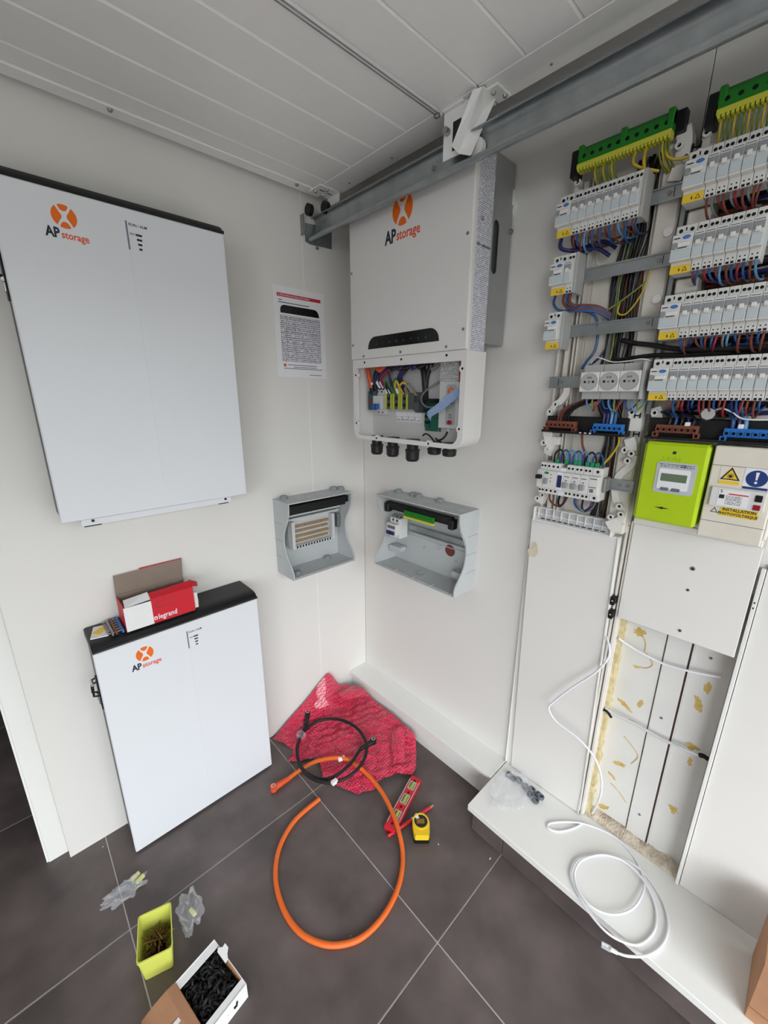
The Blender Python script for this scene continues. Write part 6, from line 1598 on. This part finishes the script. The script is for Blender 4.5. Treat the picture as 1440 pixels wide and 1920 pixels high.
# ---- white carton of black cable clips
mat('carton_white', (232, 232, 232), 0.6, noise=0.01, nscale=20)
mat('clip_black', (20, 20, 21), 0.6)
A, B_, C_ = Vector((-1.0994, -0.5646)), Vector((-0.9974, -0.5468)), Vector((-0.9728, -0.6844))
ex, ey = (B_ - A), (C_ - B_)
LX, LY = ex.length, ey.length
an = math.atan2(ex.y, ex.x)
wbx_ = thing('clip_carton', 'open white carton full of black plastic clips on the tiles', 'carton', (A.x, A.y, 0), 'W', None, an)
H_ = 0.05; th = 0.0016
MB().box(0, LX, -th, 0, 0.0005, H_).build('side_panel', 'carton_white', wbx_)
MB().box(0, LX, -LY, -LY + th, 0.0005, H_).build('side_panel', 'carton_white', wbx_)
MB().box(0, th, -LY + th, -th, 0.0005, H_).build('side_panel', 'cardboard', wbx_)
fr2 = MB().box(LX - th, LX, -LY + th, -th, 0.0005, H_).build('side_panel', 'carton_white', wbx_)
MB().box(LX - 0.0045, LX - th, -LY + th, -th, 0.0005, H_ - 0.002).build('inner_wall', 'cardboard', wbx_)
MB().box(th, LX - th, -0.020, -th, H_ - 0.003, H_ - 0.0012).build('side_flap', 'carton_white', wbx_)
MB().box(th, LX - th, -LY + th, -LY + 0.018, H_ - 0.003, H_ - 0.0012).build('side_flap', 'carton_white', wbx_)
MB().box(th, LX - th, -LY + th, -th, 0.0005, 0.002).build('bottom', 'cardboard', wbx_)
text('CE', 0.016, 'print_black', fr2, None, M=Matrix.Translation((LX + 0.0004, -LY * 0.62, 0.024)) @ Matrix.Rotation(PI / 2, 4, 'Z') @ Matrix.Rotation(PI / 2, 4, 'X'), bold=0.01)
MB().box(LX, LX + 0.0004, -LY * 0.30, -LY * 0.22, 0.028, 0.040).build('stamp', 'print_grey', fr2)
lidp = [(0.0, H_), (-0.02, H_ + 0.004), (-0.05, H_ + 0.002), (-0.078, H_ - 0.006)]
ld = MB()._sheet(lidp, [(x, z + 0.0016) for x, z in lidp], -LY, 0, 'y').build('lid', 'cardboard', wbx_)
tk = [(-0.078, H_ - 0.006), (-0.092, H_ - 0.002), (-0.099, H_ + 0.006), (-0.096, H_ + 0.014)]
MB()._sheet(tk, [(x + 0.001, z + 0.0016) for x, z in tk], -LY + 0.012, -0.006, 'y').build('tuck_flap', 'carton_white', ld, 60)
MB().box(-0.06, -0.024, -0.075, -0.066, H_ + 0.0046, H_ + 0.0062).build('paper_label', 'carton_white', ld)
tf = [(LX, -0.03), (LX + 0.006, -0.026), (LX + 0.014, -0.036), (LX + 0.022, -0.036), (LX + 0.022, -0.05), (LX + 0.014, -0.056), (LX + 0.008, -0.066), (LX, -0.066)]
MB().prism(tf, H_ + 0.004, H_ + 0.0056, 'z', Matrix.Translation((LX, 0, H_)) @ Matrix.Rotation(-0.5, 4, 'Y') @ Matrix.Translation((-LX - 0.008, 0, -H_))).build('front_tab', 'carton_white', wbx_)
clm = MB().cbox(0, 0.018, -0.005, 0.005, 0, 0.004, 0.0008).cbox(0, 0.004, -0.005, 0.005, 0.004, 0.013, 0.0008).tube([(0.004, 0, 0.012), (0.010, 0, 0.0135), (0.015, 0, 0.010), (0.017, 0, 0.004)], 0.0024, 6)
cm_ = None
Mb = Matrix.Translation((A.x, A.y, 0)) @ Matrix.Rotation(an, 4, 'Z')
for k in range(230):
    if cm_ is None: o = clm.build('cable_clip', 'clip_black'); cm_ = o.data
    else: o = bpy.data.objects.new('cable_clip', cm_); COL.objects.link(o)
    p = Mb @ Vector((rr.uniform(0.012, LX - 0.016), -rr.uniform(0.014, LY - 0.014), 0.012 + 0.020 * rr.random()))
    o.location = p
    o.rotation_euler = (rr.uniform(-0.7, 0.7), rr.uniform(-0.7, 0.7), rr.uniform(0, 6.28))
    tag(o, 'black plastic clip lying among others in the white carton', 'clip', 'black clips in the white carton')

# ---- red box on the standing battery
mat('box_red', (204, 30, 46), 0.5, noise=0.02, nscale=20)
mat('board_inside', (140, 124, 112), 0.85, noise=0.04, nscale=30)
ZB = 0.7652
rbx = thing('red_carton', 'open red and white carton standing on the lower battery', 'carton', (-0.905, -0.075, ZB))
X0, X1, Y0, Y1, HB = -1.001, -0.811, -0.119, -0.030, 0.082
th = 0.0018
fb = MB().box(X0 + 0.071, X1, Y0, Y0 + th, ZB + 0.0003, ZB + HB).build('front_panel', 'box_red', rbx)
MB().box(X0, X0 + 0.071, Y0, Y0 + th, ZB + 0.0003, ZB + HB - 0.006).build('front_white', 'carton_white', rbx)
MB().box(X0, X0 + th, Y0 + th, Y1, ZB + 0.0003, ZB + HB).build('side_panel', 'box_red', rbx)
MB().box(X1 - th, X1, Y0 + th, Y1, ZB + 0.0003, ZB + 0.03).build('side_panel', 'board_inside', rbx)
MB().box(X0, X1, Y1 - th, Y1, ZB + 0.0003, ZB + HB + 0.004).build('back_panel', 'board_inside', rbx)
MB().box(X0, X1, Y0, Y1, ZB + 0.0002, ZB + 0.0015).build('bottom', 'board_inside', rbx)
ld = MB().add([(X0, Y1, ZB + HB), (X1, Y1, ZB + HB + 0.003), (X1 + 0.01, -0.006, ZB + HB + 0.058), (X0 + 0.006, -0.006, ZB + HB + 0.056),
               (X0, Y1 + 0.002, ZB + HB), (X1, Y1 + 0.002, ZB + HB + 0.003), (X1 + 0.01, -0.004, ZB + HB + 0.058), (X0 + 0.006, -0.004, ZB + HB + 0.056)],
              [(0, 1, 2, 3), (4, 5, 6, 7), (0, 1, 5, 4), (1, 2, 6, 5), (2, 3, 7, 6), (3, 0, 4, 7)]).build('lid', 'board_inside', rbx)
MB().box(X0 + 0.075, X1 + 0.01, -0.0045, -0.0035, ZB + HB + 0.050, ZB + HB + 0.060).build('lid_edge', 'box_red', ld)
MB().box(X0 + 0.006, X0 + 0.075, -0.0045, -0.0035, ZB + HB + 0.050, ZB + HB + 0.0575).build('lid_edge', 'carton_white', ld)
MB().add([(X0 + 0.004, Y0 + 0.002, ZB + HB - 0.006), (X0 + 0.071, Y0 + 0.002, ZB + HB - 0.002), (X0 + 0.071, Y0 + 0.03, ZB + HB + 0.012), (X0 + 0.008, Y0 + 0.036, ZB + HB + 0.004)], [(0, 1, 2, 3)]).build('tuck_flap', 'carton_white', rbx)
MB().add([(X0 + 0.071, Y0 + 0.001, ZB + HB), (X1, Y0 + 0.001, ZB + HB), (X1, Y0 + 0.024, ZB + HB + 0.014), (X0 + 0.071, Y0 + 0.024, ZB + HB + 0.010)], [(0, 1, 2, 3)]).build('tuck_flap', 'box_red', rbx)
MB().add([(X1 - 0.004, Y0 + 0.001, ZB + HB + 0.002), (X1 - 0.002, Y0 + 0.03, ZB + HB + 0.016), (X1 + 0.022, Y0 + 0.026, ZB + HB + 0.002), (X1 + 0.016, Y0 + 0.002, ZB + HB - 0.004)], [(0, 1, 2, 3)]).build('side_flap', 'box_red', rbx)
RF = Matrix.Rotation(PI / 2, 4, 'X')
text('legrand', 0.0235, 'paper_white', fb, None, M=Matrix.Translation((-0.8905 + 0.905, Y0 - 0.0004 + 0.075, 0.0185)) @ RF, bold=0.012, width=0.051)
MB().frame(rrect(-0.9285, -0.9195, ZB + 0.012, ZB + 0.0225, 0.0005, 1), rrect(-0.9262, -0.9218, ZB + 0.0147, ZB + 0.0198, 0.0005, 1), Y0 - 0.0005, Y0, 'y').build('brand_square', 'paper_white', fb)
MB().frame([(-0.918, ZB + 0.048), (-0.874, ZB + 0.05), (-0.872, ZB + 0.058), (-0.88, ZB + 0.068), (-0.912, ZB + 0.068), (-0.919, ZB + 0.06)], [(-0.9165, ZB + 0.0495), (-0.8755, ZB + 0.0512), (-0.8738, ZB + 0.0575), (-0.881, ZB + 0.0667), (-0.911, ZB + 0.0667), (-0.9175, ZB + 0.0595)], Y0 - 0.0003, Y0, 'y').build('perforation', 'hole_red', fb)
# breakers sticking out of its right end
for k in range(3):
    b_ = thing('boxed_breaker', '%s grey breaker from the front poking out of the red carton' % ORD[k], 'circuit breaker', (X1 - 0.06, Y0 + 0.006 + 0.019 * k, ZB), 'W', 'breakers in the red carton')
    y = Y0 + 0.004 + 0.019 * k
    MB().cbox(X1 - 0.07, X1 + 0.012, y, y + 0.0175, ZB + 0.006 + 0.004 * k, ZB + 0.058 + 0.004 * k, 0.001).build('body', 'mcb_body', b_)
    MB().cbox(X1 + 0.004, X1 + 0.0145, y + 0.003, y + 0.015, ZB + 0.018 + 0.004 * k, ZB + 0.034 + 0.004 * k, 0.001).build('terminal', 'mcb_grey', b_)
    for v in (0.012, 0.045):
        MB().cyl((X1 + 0.012, y + 0.0088, ZB + v + 0.004 * k), (X1 + 0.0125, y + 0.0088, ZB + v + 0.004 * k), 0.0035, 8).build('terminal_hole', 'hole_black', b_)
# small bag of combs beside it
bgc = thing('comb_bag', 'small clear bag of blue and brown busbar combs on the lower battery', 'plastic bag', (-1.045, -0.07, ZB))
MB().cbox(-1.078, -1.035, -0.098, -0.028, ZB + 0.0003, ZB + 0.004, 0.001, Matrix.Translation((-1.056, -0.063, 0)) @ Matrix.Rotation(-0.25, 4, 'Z') @ Matrix.Translation((1.056, 0.063, 0))).build('card', 'carton_white', bgc)
MB().cbox(-1.069, -1.048, -0.082, -0.045, ZB + 0.004, ZB + 0.0055, 0.0005, Matrix.Translation((-1.056, -0.063, 0)) @ Matrix.Rotation(-0.75, 4, 'Z') @ Matrix.Translation((1.056, 0.063, 0))).build('yellow_label', 'label_yellow', bgc)
for nm, x, m in (('brown_comb', -1.028, 'wire_brown'), ('grey_comb', -1.037, 'screw_grey'), ('blue_comb', -1.012, 'blue_bar')):
    cmb = MB().cbox(x, x + 0.0055, -0.112, -0.018, ZB + 0.001, ZB + 0.012, 0.0008).build(nm, m, bgc)
    for k in range(6):
        MB().box(x - 0.010, x, -0.106 + 0.016 * k, -0.101 + 0.016 * k, ZB + 0.006, ZB + 0.0085).build('prong', 'screw_grey', cmb)

# ---- plaster crumbs on the tiles
for k, (c, lab) in enumerate((((-0.2682, -0.9180), 'small white plaster crumb on the tiles near the step corner'), ((-0.3554, -0.7769), 'tiny white plaster crumb right of the tape measure'), ((-1.1651, -0.0316), 'tiny white plaster crumb on the tiles left of the lower battery'), ((-0.7164, -0.7643), 'tiny white plaster crumb inside the orange cable loop'))):
    o = MB().add([(0.004, 0, 0.0002), (-0.003, 0.002, 0.0002), (-0.002, -0.003, 0.0002), (0, 0, 0.003), (0.001, 0.003, 0.0015)], [(0, 1, 3), (1, 2, 3), (2, 0, 3), (0, 1, 2), (0, 4, 1)]).build('plaster_crumb', 'carton_white')
    o.location = (c[0], c[1], 0.0); o.rotation_euler = (0, 0, k * 1.3); o.scale = ((1.4, 0.6, 1), (0.7, 0.7, 1), (0.6, 0.6, 1), (0.6, 0.6, 1))[k]
    tag(o, lab, 'crumb', 'plaster crumbs on the floor')
